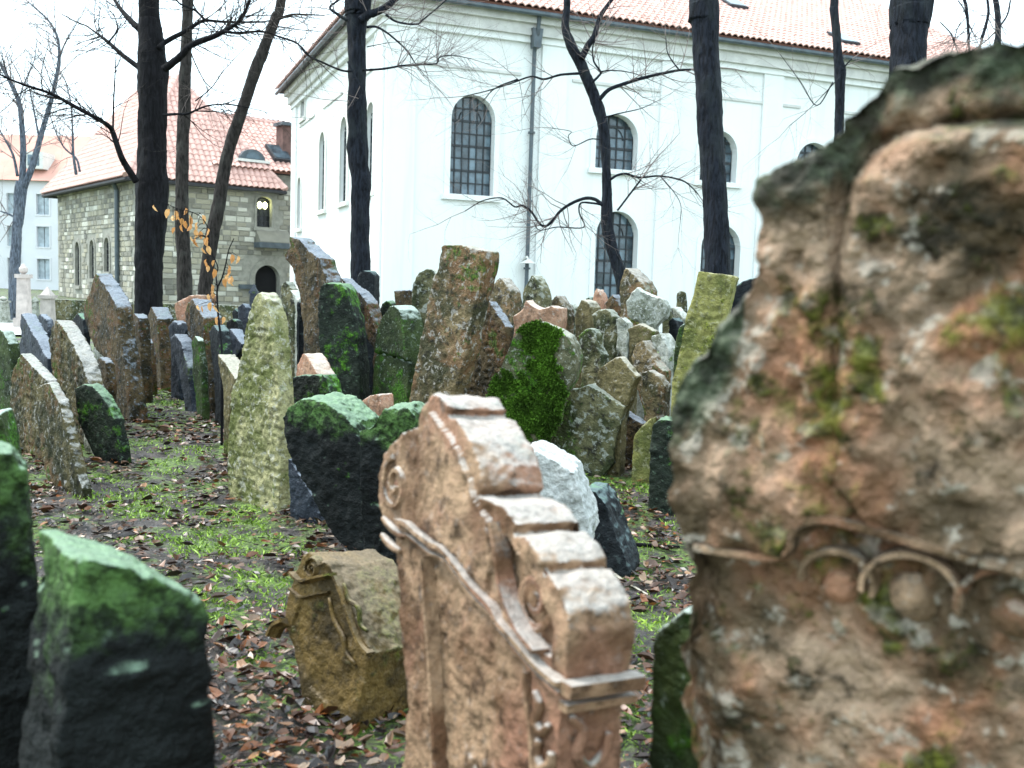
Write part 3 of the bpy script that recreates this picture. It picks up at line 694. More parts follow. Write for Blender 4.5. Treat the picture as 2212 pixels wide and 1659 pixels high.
# wing behind, taller wall and its own roof
we = 7.55
mb = MB(); wv = [hpt(4.9, .5, 5.9), hpt(lr + 3, .5, 5.9), hpt(lr + 3, .5, we), hpt(4.9, .5, we)]
mb.prism(wv, np.array([*(hl * 8.5), 0])); mb.build('wing_wall', M['mortar'], house)
ec2 = [hpt(4.2, .0, we), hpt(lr + 3.4, .0, we), hpt(lr + 3.4, 9.4, we), hpt(4.2, 9.4, we)]
q0, q1 = hpt(3.4, 4.7, 10.9), hpt(lr + 3.4, 4.7, 10.9)
mb = MB(); mb.add([p - np.array([0, 0, .13]) for p in ec2], [(0, 1, 2, 3)]); roof2 = mb.build('wing_roof', M['eave'], house)
roof_face([ec2[0], ec2[1], q1, q0], house, house, .32, .40, 80, lambda x, y: (x > 450) & (x < 612), 'tile', PR)
roof_face([ec2[2], ec2[3], q0, q1], house, house, .32, .40, 0, lambda x, y: x < 0, 'tile', PR)
ridge((q0, q1), roof2, .2)
n_ = np.cross(ec2[1] - ec2[0], q0 - ec2[0]); n_ /= np.linalg.norm(n_); n_ = n_ if n_[2] > 0 else -n_
e_ = np.array([*hr, 0.]); u_ = np.cross(n_, e_); u_ = u_ if u_[2] > 0 else -u_; zv = np.array([0, 0, 1.])
x_, y_ = Z('L', '448,425')[0]; q = on_plane(x_, y_, ec2[0], n_); fr = np.array([hr[1], -hr[0], 0])
mb = MB(); ap = [q + e_ * (.75 * math.cos(t_)) + zv * (.62 * math.sin(t_) - .3) for t_ in np.linspace(0, math.pi, 9)]; mb.prism([p + fr * .75 for p in ap], -fr * 1.5); dm = mb.build('dormer', M['pipe'], house)
mb = MB(); mb.box(q + fr * .78 - zv * .33, e_ * .95, zv * .07, fr * .14); mb.build('sill', M['trim'], dm)
mb = MB(); mb.prism([q + fr * .76 + e_ * (.42 * math.cos(t_)) + zv * (.38 * math.sin(t_) - .2) for t_ in np.linspace(0, math.pi, 9)], fr * .02); mb.build('pane', M['glass'], dm)
x_, y_ = Z('L', '692,430')[0]; q = on_plane(x_, y_, ec2[0], n_)
mb = MB(); mb.box(q + n_ * .2, e_ * .55, u_ * .8, n_ * .12); s_ = mb.build('skylight', M['lead'], house); mb = MB(); mb.box(q + n_ * .33, e_ * .45, u_ * .68, n_ * .01); mb.build('pane', M['glass'], s_)
x_, y_ = Z('L', '762,500')[0]; q = at(x_, y_, 58.0); 
M['brickd'] = simple('sooty brick', (.13, .075, .065), .9, .3, 3, .3)
mb = MB(); zt_ = at(*Z('L', '762,190')[0], float(np.dot(q - CAM, F)))[2]; c = np.array([q[0], q[1], 0])
mb.box(c + zv * (zt_ + 7.2) / 2, e_ * .45, np.array([*hl, 0]) * .45, zv * (zt_ - 7.2) / 2); ch = mb.build('chimney', M['brickd'], house)
mb = MB(); mb.box(c + zv * (zt_ + .06), e_ * .58, np.array([*hl, 0]) * .6, zv * .09); mb.build('chimney_cap', M['pipe'], ch)
# small turret roof behind the wing
ap = at(*Z('L', '355,60')[0], 70); bw = 2.6
tb = [ap + np.array([sx * bw, sy * bw, -4.2]) for sx, sy in ((-1, -1), (1, -1), (1, 1), (-1, 1))]
tr = empty('roof_turret', (ap[0], ap[1], 0)); tag(tr, 'pyramid red roof peeking over the stone house wing', 'tower')
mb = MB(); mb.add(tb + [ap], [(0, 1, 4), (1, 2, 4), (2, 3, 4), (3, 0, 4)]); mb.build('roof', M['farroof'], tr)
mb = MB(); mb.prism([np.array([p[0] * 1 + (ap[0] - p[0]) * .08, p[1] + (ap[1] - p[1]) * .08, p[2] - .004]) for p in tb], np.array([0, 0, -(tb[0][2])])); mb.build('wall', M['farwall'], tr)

# ---------------------------------------------------------------- far building on the left
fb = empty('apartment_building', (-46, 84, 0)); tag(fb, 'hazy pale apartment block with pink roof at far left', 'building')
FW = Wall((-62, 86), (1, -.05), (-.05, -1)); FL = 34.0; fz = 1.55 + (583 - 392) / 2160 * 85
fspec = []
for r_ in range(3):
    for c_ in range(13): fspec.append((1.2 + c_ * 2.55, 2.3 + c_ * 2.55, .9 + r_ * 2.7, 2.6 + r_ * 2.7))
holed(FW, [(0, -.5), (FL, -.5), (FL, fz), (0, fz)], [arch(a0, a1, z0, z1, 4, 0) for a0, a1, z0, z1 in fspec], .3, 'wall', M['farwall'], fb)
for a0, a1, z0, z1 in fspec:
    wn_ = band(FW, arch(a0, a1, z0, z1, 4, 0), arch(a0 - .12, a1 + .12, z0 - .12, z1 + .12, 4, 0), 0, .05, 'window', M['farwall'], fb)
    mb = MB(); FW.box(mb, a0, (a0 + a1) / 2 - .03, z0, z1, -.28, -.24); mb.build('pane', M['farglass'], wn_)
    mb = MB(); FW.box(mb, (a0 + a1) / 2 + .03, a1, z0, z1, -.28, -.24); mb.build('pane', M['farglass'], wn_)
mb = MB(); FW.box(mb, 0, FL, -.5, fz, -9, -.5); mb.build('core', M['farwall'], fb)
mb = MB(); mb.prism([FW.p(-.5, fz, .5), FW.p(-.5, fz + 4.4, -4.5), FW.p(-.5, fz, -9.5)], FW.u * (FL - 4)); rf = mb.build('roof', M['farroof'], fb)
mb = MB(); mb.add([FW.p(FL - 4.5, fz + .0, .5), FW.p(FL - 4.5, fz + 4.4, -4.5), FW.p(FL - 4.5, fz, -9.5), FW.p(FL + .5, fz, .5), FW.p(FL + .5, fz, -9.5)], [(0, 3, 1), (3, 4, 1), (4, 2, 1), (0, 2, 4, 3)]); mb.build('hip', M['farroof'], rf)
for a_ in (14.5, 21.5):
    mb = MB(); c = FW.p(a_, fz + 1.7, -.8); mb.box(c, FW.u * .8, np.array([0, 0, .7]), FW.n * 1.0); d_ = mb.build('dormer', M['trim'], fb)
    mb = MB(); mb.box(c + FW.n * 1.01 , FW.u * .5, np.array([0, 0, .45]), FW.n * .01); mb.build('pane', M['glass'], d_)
# ---------------------------------------------------------------- trees
def tree_geom(z, pts, depth, wpx, ddepth=0.0):
    """traced centre line (zoom frame) with widths in zoom pixels -> world points and radii"""
    k = ZF_[z][0]; P = []; Rr = []
    px = Z(z, pts)
    for i, (x, y) in enumerate(px):
        d = depth + ddepth * i / max(1, len(px) - 1)
        P.append(at(x, y, d)); w_ = wpx[0] + (wpx[1] - wpx[0]) * i / max(1, len(px) - 1) if len(wpx) == 2 else wpx[i]
        Rr.append(w_ * k / FPX * d / 2)
    return P, Rr
def resample(P, Rr, n):
    Q = catmull(P, n); m_ = len(P); r = np.interp(np.linspace(0, m_ - 1, len(Q)), range(m_), Rr); return Q, list(r)
class Twigs:
    """collects short wandering twigs and skins them all at once"""
    def __init__(s): s.by = {}
    def add(s, pts, rs): s.by.setdefault(len(pts), []).append((pts, rs))
    def build(s, name, mat, parent):
        Vs = []; Qs = []; base = 0
        for m_, lst in s.by.items():
            P = np.array([a for a, _ in lst]); R = np.array([b for _, b in lst]); T = np.empty_like(P)
            T[:, 1:-1] = P[:, 2:] - P[:, :-2]; T[:, 0] = P[:, 1] - P[:, 0]; T[:, -1] = P[:, -1] - P[:, -2]
            T /= np.linalg.norm(T, axis=2)[..., None] + 1e-9
            A = np.cross(T, np.array([.31, .83, .46])); A /= np.linalg.norm(A, axis=2)[..., None] + 1e-9; B = np.cross(T, A)
            ring = np.stack([P + (A * math.cos(w) + B * math.sin(w)) * R[..., None] for w in (0, 2.0944, 4.18879)], 2)
            n = len(lst); idx = base + np.arange(n * m_ * 3).reshape(n, m_, 3)
            for k in range(3): Qs.append(np.stack([idx[:, :-1, k], idx[:, :-1, (k + 1) % 3], idx[:, 1:, (k + 1) % 3], idx[:, 1:, k]], -1).reshape(-1, 4))
            Vs.append(ring.reshape(-1, 3)); base += n * m_ * 3
        me = fast_mesh(name, np.concatenate(Vs) - np.array(parent.location), np.concatenate(Qs)); me.materials.append(mat)
        o = bpy.data.objects.new(name, me); COL.objects.link(o); o.parent = parent; return o
def grow(tw, p, d, ln, r, lev, count):
    """a wandering twig that forks"""
    n = 4 if lev else 3; pts = [tuple(p)]; rs = [r]; g = random.gauss; dx, dy, dz = d; x, y, z = p; st = ln / n
    q = math.sqrt(dx * dx + dy * dy + dz * dz) + 1e-9; dx /= q; dy /= q; dz /= q
    for i in range(n):
        dx += g(0, .17); dy += g(0, .17); dz += g(.03, .15); q = math.sqrt(dx * dx + dy * dy + dz * dz) + 1e-9; dx /= q; dy /= q; dz /= q
        x += dx * st; y += dy * st; z += dz * st; pts.append((x, y, z)); rs.append(r * (1 - .7 * (i + 1) / n))
    tw.add(pts, rs)
    if lev <= 0: return
    for _ in range(count if lev > 1 else 2):
        i = random.randint(1, n); a = random.uniform(.4, 1.0) * random.choice((-1, 1)); ax, ay, az = g(0, .35), -1 + g(0, .3), g(0, .35)
        q = math.sqrt(ax * ax + ay * ay + az * az); ax /= q; ay /= q; az /= q; c, s_ = math.cos(a), math.sin(a); k = (ax * dx + ay * dy + az * dz) * (1 - c)
        grow(tw, pts[i], (dx * c + (ay * dz - az * dy) * s_ + ax * k, dy * c + (az * dx - ax * dz) * s_ + ay * k, dz * c + (ax * dy - ay * dx) * s_ + az * k), ln * random.uniform(.45, .75), rs[i] * .6, lev - 1, count)
def tree(name, label, trunk, branches, barkkey, twig=(0, 0), base=None, group=None, top=3.0, forks=0, sides=26, dens=.4):
    z, pts, dep, w = trunk[:4]
    P, Rr = tree_geom(z, pts, dep, w)
    # carry the trunk into the ground
    lo = P[-1]; gz = g1(lo[0], lo[1])
    if lo[2] > gz - .2:
        P.append(np.array([lo[0], lo[1], (lo[2] + gz) / 2])); Rr.append(Rr[-1] * 1.02); P.append(np.array([lo[0], lo[1], gz + .12])); Rr.append(Rr[-1] * 1.12); P.append(np.array([lo[0], lo[1], gz - .25])); Rr.append(Rr[-1] * 1.35)
    root = empty(name, (lo[0], lo[1], gz)); tag(root, label, 'tree', group)
    # carry it up past the picture's edge
    d = P[0] - P[1]; d /= np.linalg.norm(d)
    if top > 0:
        d2 = d * .6 + np.array([0, 0, .4]); d2 /= np.linalg.norm(d2)
        tip = P[0] + d2 * top
        P = [tip] + P; Rr = [Rr[0] * .55] + Rr
    Q, rr = resample(P, Rr, 12)
    mb = MB(); mb.tube(Q, rr, sides)
    v = np.array(mb.v); pn = vnoise(v * np.array([7, 7, 1.6]), 5) ; c = np.repeat(np.array(Q), sides, 0); rad = np.repeat(np.array(rr), sides)
    dirv = v - c; v = c + dirv * (.95 + .10 * pn + .07 * vnoise(v * np.array([20, 20, 4]), 6) - .10 * np.abs(vnoise(v * np.array([34, 34, 5]), 12)))[:, None]
    mb.v = v.tolist(); mb.build('trunk', M[barkkey], root, sm=True)
    tw = Twigs()
    for br in branches:
        bz, bp, bd, bw = br[:4]; dd = br[4] if len(br) > 4 else 0.0
        bP, bR = tree_geom(bz, bp, bd, bw, dd); q, r_ = resample(bP, bR, 5)
        r_ = [x * .8 for x in r_]; b = MB(); b.tube(q, [max(x, .006) for x in r_], 7, True, .06); b.build('branch', M[barkkey], root, sm=True)
        lev, cnt = twig
        if lev:
            ntw = max(3, int(len(q) * (br[5] if len(br) > 5 else dens)))
            for _ in range(ntw):
                i = random.randint(len(q) // 4, len(q) - 1); t = q[min(i + 1, len(q) - 1)] - q[max(i - 1, 0)]; t = t / (np.linalg.norm(t) + 1e-9)
                a = random.uniform(.3, 1.15) * random.choice((-1, 1)); s_ = np.array([t[2], random.gauss(0, .4), -t[0]])
                dd_ = t * math.cos(a) + s_ * math.sin(a)
                ln = random.uniform(.5, 1.15) * bd * .055
                grow(tw, q[i], dd_, ln, min(r_[i] * .45, bd * .0006) + .001, lev, cnt)
            grow(tw, q[-1], q[-1] - q[-2], bd * .06, max(r_[-1], .006), lev, cnt)
    if top > 0 and forks:
        for i in range(forks):
            f_ = random.uniform(.15, 1); p = Q[int((1 - f_) * 12)]; a = random.uniform(0, 2 * math.pi)
            b = MB(); pts_ = [p]; dv = np.array([math.cos(a), math.sin(a), .75]); 
            for k in range(5): dv = dv + np.array([random.gauss(0, .2), random.gauss(0, .2), random.gauss(.05, .15)]); pts_.append(pts_[-1] + dv / np.linalg.norm(dv) * top * .22)
            q = catmull(pts_, 3); r0_ = Rr[1] * .35; b.tube(q, [r0_ * (1 - .8 * k / len(q)) for k in range(len(q))], 6); b.build('branch', M[barkkey], root)
            if twig[0]:
                for k in range(6): grow(tw, q[random.randint(4, len(q) - 1)], np.array([random.gauss(0, 1), random.gauss(0, 1), .3]), top * .25, r0_ * .2, 1, 2)
    if tw.by:
        o = tw.build('twigs', M['twig' if barkkey != 'bark' else 'bark2'], root); o['kind'] = 'stuff'
    return root
tree('big_tree', 'thick black wet trunk with spreading branches standing left of the stone house',
     ('1', '1012,-40 1020,150 1035,330 1045,480 1040,640 1040,800 1038,1000 1038,1150 1036,1300 1030,1450 1018,1659 1014,1800 1010,2150 1005,2480', 16.0, [150, 160, 190, 215, 205, 200, 196, 205, 225, 220, 205, 200, 200, 215]),
     [('1', '1080,330 1130,285 1250,220 1330,170 1400,140 1550,150 1800,150', 15.8, (50, 16), .5),
      ('1', '1120,470 1180,425 1240,375 1300,310 1450,250 1530,212 1580,180 1620,155 1690,40 1720,-60', 15.6, (70, 18), -.5),
      ('1', '1530,215 1620,225 1780,215 1900,250 2030,300 2110,380', 15.2, (26, 10), 0),
      ('1', '1400,140 1330,70 1220,20 1180,-60', 15.9, (24, 12), 0),
      ('1', '960,470 840,380 740,290 690,250 650,220', 16.0, (48, 18), .4),
      ('1', '740,290 800,200 780,110 740,60', 16.0, (18, 6), .4),
      ('1', '950,200 880,130 820,60 770,-20', 16.2, (60, 24), .6),
      ('1', '930,1240 860,1130 820,1050 770,900 740,860 680,820 480,710 350,640 200,590 90,550 -60,480', 15.7, (60, 14), -1.5),
      ('1', '770,900 775,700 785,500 790,380', 15.5, (18, 7), 0),
      ('1', '1110,785 1200,778 1280,775 1400,725 1500,712 1600,715 1800,760', 15.8, (26, 6), 0),
      ('1', '1330,690 1440,600 1520,490 1600,400', 15.6, (12, 5), 0)],
     'bark', (2, 3), top=4.5, forks=7, dens=.8)
tree('slim_tree', 'straight slim grey trunk between the thick black tree and the leaning tree',
     ('1', '1282,-40 1275,200 1262,500 1255,800 1245,1000 1240,1250 1240,1500 1250,1700 1262,2020', 21.0, [78, 78, 82, 86, 88, 92, 96, 100, 110]),
     [('1', '1280,300 1330,430 1400,560 1480,620 1560,640', 20.8, (14, 4), 0, 1.0)], 'bark2', (2, 3), top=4, forks=5)
tree('leaning_tree', 'grey brown trunk leaning right in front of the stone house',
     ('1', '1930,-60 1880,120 1800,330 1725,520 1660,720 1600,900 1555,1050 1515,1250 1480,1450 1440,1659 1410,1900 1395,2020', 19.0, [70, 74, 80, 84, 86, 88, 88, 92, 94, 98, 100, 105]),
     [('1', '1900,130 1990,100 2090,100 2210,105', 18.6, (26, 10), 0), ('1', '1890,180 1950,190 2060,205 2200,215', 18.5, (14, 6), 0),
      ('1', '2040,100 2050,40 2080,-40', 18.6, (10, 4), 0), ('1', '2125,100 2122,50 2120,-30', 18.6, (8, 4), 0)], 'bark2', (2, 3), top=4, forks=5)
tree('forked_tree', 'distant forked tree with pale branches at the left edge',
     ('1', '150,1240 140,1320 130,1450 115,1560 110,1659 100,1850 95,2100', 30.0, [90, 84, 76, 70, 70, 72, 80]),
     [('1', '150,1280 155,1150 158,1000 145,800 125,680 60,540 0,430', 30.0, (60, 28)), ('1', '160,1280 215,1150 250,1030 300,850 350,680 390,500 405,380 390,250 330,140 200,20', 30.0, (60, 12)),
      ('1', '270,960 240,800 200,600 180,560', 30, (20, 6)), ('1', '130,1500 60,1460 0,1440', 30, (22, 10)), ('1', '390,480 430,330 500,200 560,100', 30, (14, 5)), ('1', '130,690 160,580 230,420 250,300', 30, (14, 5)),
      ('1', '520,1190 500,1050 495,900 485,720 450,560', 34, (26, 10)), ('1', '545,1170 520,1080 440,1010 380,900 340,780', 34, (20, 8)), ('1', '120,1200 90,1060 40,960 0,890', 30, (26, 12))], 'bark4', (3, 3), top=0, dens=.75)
tree('pollard_tree', 'knotty dark trunk before the corner of the white hall',
     ('2', '640,-60 628,80 625,250 624,420 622,600 626,760 630,900 628,1010 636,1130 650,1250 648,1400 646,1659 648,1900 650,2150', 16.5, [190, 160, 130, 134, 134, 140, 140, 150, 140, 146, 142, 140, 142, 150]),
     [('2', '650,140 700,100 760,80 830,40 900,-20', 16.3, (80, 50)), ('2', '660,480 800,470 920,450 1020,440 1160,435 1190,390 1280,378 1400,400', 16.0, (22, 6), 0, 1.3),
      ('2', '600,485 520,480 400,430 280,370 210,290 70,240', 16.2, (20, 10)), ('2', '690,185 760,185 850,240 960,340 1020,430', 16.2, (24, 10)), ('2', '820,100 900,150 1030,165 1080,130 1200,30 1260,-30', 16.2, (22, 8)),
      ('2', '560,420 600,500 655,600 660,640 620,690 570,690', 16.15, (14, 10), 0, 0.1), ('2', '690,320 790,300 850,290', 16.3, (9, 4)), ('2', '560,140 480,90 440,50 500,0', 16.3, (30, 16))], 'bark3', (3, 3), top=4, forks=5)
tree('crooked_tree', 'thin forked tree with crooked limbs in front of the hall windows',
     ('3', '252,-60 246,60 236,190 275,310 340,440 400,580 455,720 490,860 508,1000 515,1150 518,1300 515,1420 520,1540 555,1700 600,1850 640,2050', 18.0, [52, 54, 60, 80, 84, 82, 84, 80, 76, 70, 74, 84, 84, 84, 86, 92]),
     [('3', '345,400 390,310 430,250 455,170 480,100 520,40 580,-40', 17.9, (60, 30)), ('3', '465,680 520,620 580,590 700,550 800,522 900,500 1000,480 1090,474', 17.7, (38, 20)),
      ('3', '1010,475 960,410 930,350 920,250', 17.6, (14, 7)), ('3', '420,560 460,520 475,490 430,420 420,330 440,270', 17.8, (24, 10)), ('3', '340,500 200,510 90,540 0,522 -140,570 -300,620 -450,655', 17.6, (24, 8)), ('3', '-90,540 -240,600 -330,690', 17.6, (14, 6)),
      ('3', '540,1225 590,1195 650,1185 740,1210 880,1200 1030,1230 1100,1280 1140,1325', 17.7, (24, 10)), ('3', '590,1435 640,1370 700,1290 750,1225', 17.6, (18, 16)), ('3', '490,1400 440,1360 370,1352 280,1385 200,1440 130,1525 70,1535 0,1440 -60,1400 -110,1410 -200,1350 -330,1370 -450,1440', 17.6, (34, 8)),
      ('3', '480,1395 420,1385 340,1385 330,1450 360,1550 180,1548 60,1570 20,1520', 17.5, (20, 6)), ('3', '470,950 400,950 290,995 255,930 270,895 120,870', 17.7, (12, 5)), ('3', '880,1200 960,1290 1020,1390 1020,1500', 17.6, (10, 4)),
      ('3', '500,800 620,770 750,740 860,690', 17.7, (14, 5)), ('3', '470,490 560,480 700,500 850,560', 17.7, (14, 5))], 'bark3', (3, 3), top=3.5, forks=4)
tree('straight_tree', 'tall straight blue black trunk rising behind the olive slab',
     ('3', '1178,-60 1178,30 1185,110 1190,260 1196,420 1208,560 1216,720 1228,900 1238,1060 1250,1250 1258,1430 1268,1659 1275,1900 1280,2100', 13.0, [215, 218, 205, 192, 190, 190, 188, 184, 180, 180, 182, 190, 195, 205]), [], 'bark3', (0, 0), top=4.5, forks=5)
tree('knotted_tree', 'thin knotted trunk before the far end of the hall',
     ('3', '2075,-60 2068,60 2080,200 2095,380 2110,480 2108,560 2106,700 2100,850 2095,1200 2090,1600 2090,2000', 20.0, [62, 62, 64, 64, 82, 74, 68, 68, 72, 80, 90]),
     [('3', '2060,560 1950,720 1840,560 1700,370', 19.8, (12, 5)), ('3', '2110,520 2000,640 1880,760 1760,860', 19.8, (8, 4)), ('3', '2120,480 2160,430 2190,400', 19.9, (16, 8))], 'bark3', (3, 3), top=3.5, forks=4)
tree('stout_tree', 'broad dark trunk cut off by the top of the big foreground stone',
     ('4', '1452,-60 1448,60 1440,200 1430,350 1425,600 1420,900 1415,1300 1410,1700 1405,2100', 11.0, [290, 280, 262, 258, 262, 268, 275, 285, 300]), [], 'bark3', (0, 0), top=4.5, forks=5)
tree('distant_tree', 'faint branching tree against white sky beyond the big stone',
     ('4', '2010,-40 2030,80 2035,230 2030,420 2030,1400', 40, [40, 40, 44, 50, 70]),
     [('4', '1800,-20 1820,60 1830,180 1835,300', 40, (30, 22)), ('4', '1960,-20 1970,80 1950,180 1925,260', 39, (20, 30)), ('4', '2120,0 2100,100 2040,190', 40, (14, 18)), ('4', '1640,150 1690,200 1720,240 1740,300', 40, (10, 14)), ('4', '1780,150 1750,220 1735,300', 40, (8, 10)), ('4', '1760,0 1800,60 1830,150', 40, (12, 10)), ('4', '1880,150 1850,220 1830,290', 40, (8, 10))], 'bark3', (3, 3), top=0)
# sapling with last copper leaves
def sapling():
    d = 9.2; s1 = Z('A', '1850,1200 1845,900 1822,700 1812,560 1812,440 1850,350 1880,240 1905,120 1950,20'); s2 = Z('A', '1812,440 1800,330 1815,260 1770,150 1740,40') + Z('1', '1420,1560 1370,1480 1290,1440 1200,1420 1120,1380 1030,1360')
    b = ground_hit(492, 885); base = at(*s1[0], d); gz = g1(base[0], base[1])
    root = empty('sapling', (base[0], base[1], gz)); tag(root, 'young sapling with a few curled copper leaves by the pale pointed stone', 'sapling')
    P = [np.array([base[0], base[1], gz - .05])] + [at(x, y, d) for x, y in s1]
    q = catmull(P, 4); mb = MB(); mb.tube(q, list(np.linspace(.013, .004, len(q))), 6); mb.build('stem', M['bark'], root)
    q2 = catmull([at(x, y, d - .1 * i / 9) for i, (x, y) in enumerate(s2)], 4); mb = MB(); mb.tube(q2, list(np.linspace(.007, .002, len(q2))), 5); mb.build('branch', M['bark'], root)
    m, t, bs = nt('copper beech leaf'); oi = N(t, 'ObjectInfo').outputs['Random']; tc = N(t, 'TexCoord').outputs['Object']
    L(t, mixc(t, mth(t, 'MULTIPLY', ramp(t, oi, .1, .9), 1.0), (.52, .23, .065), (.80, .48, .20)), bs.inputs['Base Color']); bs.inputs['Roughness'].default_value = .55
    tr_ = N(t, 'BsdfTranslucent'); tr_.inputs[0].default_value = (.5, .24, .08, 1); mx = N(t, 'MixShader'); mx.inputs[0].default_value = .4
    out = [n for n in t.nodes if n.type == 'OUTPUT_MATERIAL'][0]; L(t, bs.outputs[0], mx.inputs[1]); L(t, tr_.outputs[0], mx.inputs[2]); L(t, mx.outputs[0], out.inputs[0])
    me = bpy.data.meshes.new('leaf'); vs = []; fs = []
    for i in range(7):
        u = i / 6; w_ = .30 * math.sin(math.pi * min(1, u * .95 + .03)) ** .8 + .01; y = u; zc = -.42 * u * u + .06 * math.sin(9 * u)
        vs += [(-w_, y, zc + .22 * w_ / .3), (0, y, zc), (w_, y, zc + .22 * w_ / .3)]
    for i in range(6):
        for k in range(2): a = i * 3 + k; fs.append((a, a + 1, a + 4, a + 3))
    me.from_pydata(vs, [], fs); me.materials.append(m)
    lv = [('1', p) for p in '1050,1410 1155,1440 1190,1450 1265,1430 1215,1475 1285,1480 1240,1500 1265,1520 1310,1500 1375,1480 1295,1540 1350,1530 1195,1565 1330,1580 1365,1590 1415,1570 1305,1625 1330,1640 1405,1625 1240,1545 1180,1480'.split()]
    lv += [('A', p) for p in '1720,30 1690,110 1735,100 1720,210 1790,220 1730,260 1780,290 1930,170 1980,180 1900,260 1910,300 1890,340 1930,350 1880,370 1920,390 1760,420 1790,440 1770,480 1740,500 1650,590 1690,600 1760,570 1790,590 1820,690 1860,690 1640,20 1610,40'.split()]
    for z, p in lv:
        x, y = Z(z, p)[0]; c = at(x, y - 4, d + random.uniform(-.25, .2))
        o = bpy.data.objects.new('leaf', me); COL.objects.link(o); o.parent = root
        s_ = random.uniform(.052, .085)
        R = Matrix.Rotation(random.uniform(0, 6.28), 4, 'Z') @ Matrix.Rotation(random.uniform(-1.9, -.9), 4, 'X') @ Matrix.Rotation(random.uniform(-.7, .7), 4, 'Y')
        o.matrix_local = Matrix.Translation(Vector(c - np.array(root.location))) @ R @ Matrix.Scale(s_, 4)
    # petioles joining leaves to the nearest stem point
    allq = np.array(list(q) + list(q2)); mb = MB()
    for z, p in lv:
        x, y = Z(z, p)[0]; c = at(x, y - 4, d); n_ = allq[np.argmin(np.linalg.norm(allq - c, axis=1))]
        mb.tube([n_, (n_ + c) / 2 + np.array([0, 0, .02]), c], [.004, .003, .002], 4)
    o = mb.build('twigs', M['bark'], root); o['kind'] = 'stuff'
sapling()
# ---------------------------------------------------------------- gravestones
def remesh(v, f, vox):
    me = bpy.data.meshes.new('tmp'); me.from_pydata([tuple(x) for x in v], [], f); me.update()
    bm = bmesh.new(); bm.from_mesh(me); bmesh.ops.triangulate(bm, faces=bm.faces); bmesh.ops.recalc_face_normals(bm, faces=bm.faces); bm.to_mesh(me); bm.free()
    o = bpy.data.objects.new('tmp', me); COL.objects.link(o)
    md = o.modifiers.new('r', 'REMESH'); md.mode = 'VOXEL'; md.voxel_size = vox; md.adaptivity = 0
    dg = bpy.context.evaluated_depsgraph_get(); dg.update()
    ev = o.evaluated_get(dg).data
    n = len(ev.vertices); co = np.empty(n * 3, np.float32); ev.vertices.foreach_get('co', co); no = np.empty(n * 3, np.float32); ev.vertices.foreach_get('normal', no)
    lv = np.empty(len(ev.loops), np.int32); ev.loops.foreach_get('vertex_index', lv)
    fa = lv.reshape(-1, 4).copy()
    bpy.data.objects.remove(o); bpy.data.meshes.remove(me)
    return co.reshape(-1, 3).astype(float), no.reshape(-1, 3).astype(float), fa
def thin(co, fa, flag, cell):
    """merge flagged vertices (backs, parts far out of view) into a coarser net"""
    k = np.floor(co / cell).astype(np.int64); key = (k[:, 0] * 73856093) ^ (k[:, 1] * 19349663) ^ (k[:, 2] * 83492791)
    key = np.where(flag, key, -np.arange(1, len(co) + 1) - (1 << 60))
    uq, inv = np.unique(key, return_inverse=True); cnt = np.bincount(inv)
    nc = np.stack([np.bincount(inv, co[:, i]) / cnt for i in range(3)], 1); f = inv[fa]
    out = []
    eq = [f[:, i] == f[:, (i + 1) % 4] for i in range(4)]; ne = sum(e.astype(int) for e in eq)
    diag = (f[:, 0] == f[:, 2]) | (f[:, 1] == f[:, 3])
    quads = f[(ne == 0) & ~diag]
    tris = []
    for i in range(4):
        s = f[(ne == 1) & eq[i] & ~diag]; t = np.stack([s[:, (i + 1) % 4], s[:, (i + 2) % 4], s[:, (i + 3) % 4], np.full(len(s), -1)], 1); tris.append(t)
    return nc, np.concatenate([quads] + tris)
def seg_dist(s, h, poly):
    """distance from points to an open polyline, and the parameter along it"""
    best = np.full(len(s), 1e9)
    for (x0, y0), (x1, y1) in zip(poly[:-1], poly[1:]):
        dx, dy = x1 - x0, y1 - y0; l2 = dx * dx + dy * dy + 1e-12
        t = np.clip(((s - x0) * dx + (h - y0) * dy) / l2, 0, 1)
        best = np.minimum(best, np.hypot(s - x0 - t * dx, h - y0 - t * dy))
    return best
def in_poly(s, h, poly):
    r = np.zeros(len(s), bool); j = len(poly) - 1
    for i in range(len(poly)):
        xi, yi = poly[i]; xj, yj = poly[j]
        with np.errstate(divide='ignore', invalid='ignore'):
            c = ((yi > h) != (yj > h)) & (s < (xj - xi) * (h - yi) / (yj - yi + 1e-12) + xi)
        r ^= c; j = i
    return r
STONES = {}
class Plane: pass
def make_plane(px, dep, phi, tilt):
    q = Plane(); ph = math.radians(phi); tl = math.radians(tilt)
    q.n = np.array([-math.sin(ph) * math.cos(tl), -math.cos(ph) * math.cos(tl), math.sin(tl)])
    q.t = np.array([math.cos(ph), -math.sin(ph), 0.0]); q.up = np.cross(q.n, q.t); q.p0 = at(px[0], px[1], dep)
    q.sh = lambda x, y: (lambda w: (float(np.dot(w - q.p0, q.t)), float(np.dot(w - q.p0, q.up))))(on_plane(x, y, q.p0, q.n))
    q.w = lambda s, h, o=0.0: q.p0 + q.t * s + q.up * h + q.n * o
    return q
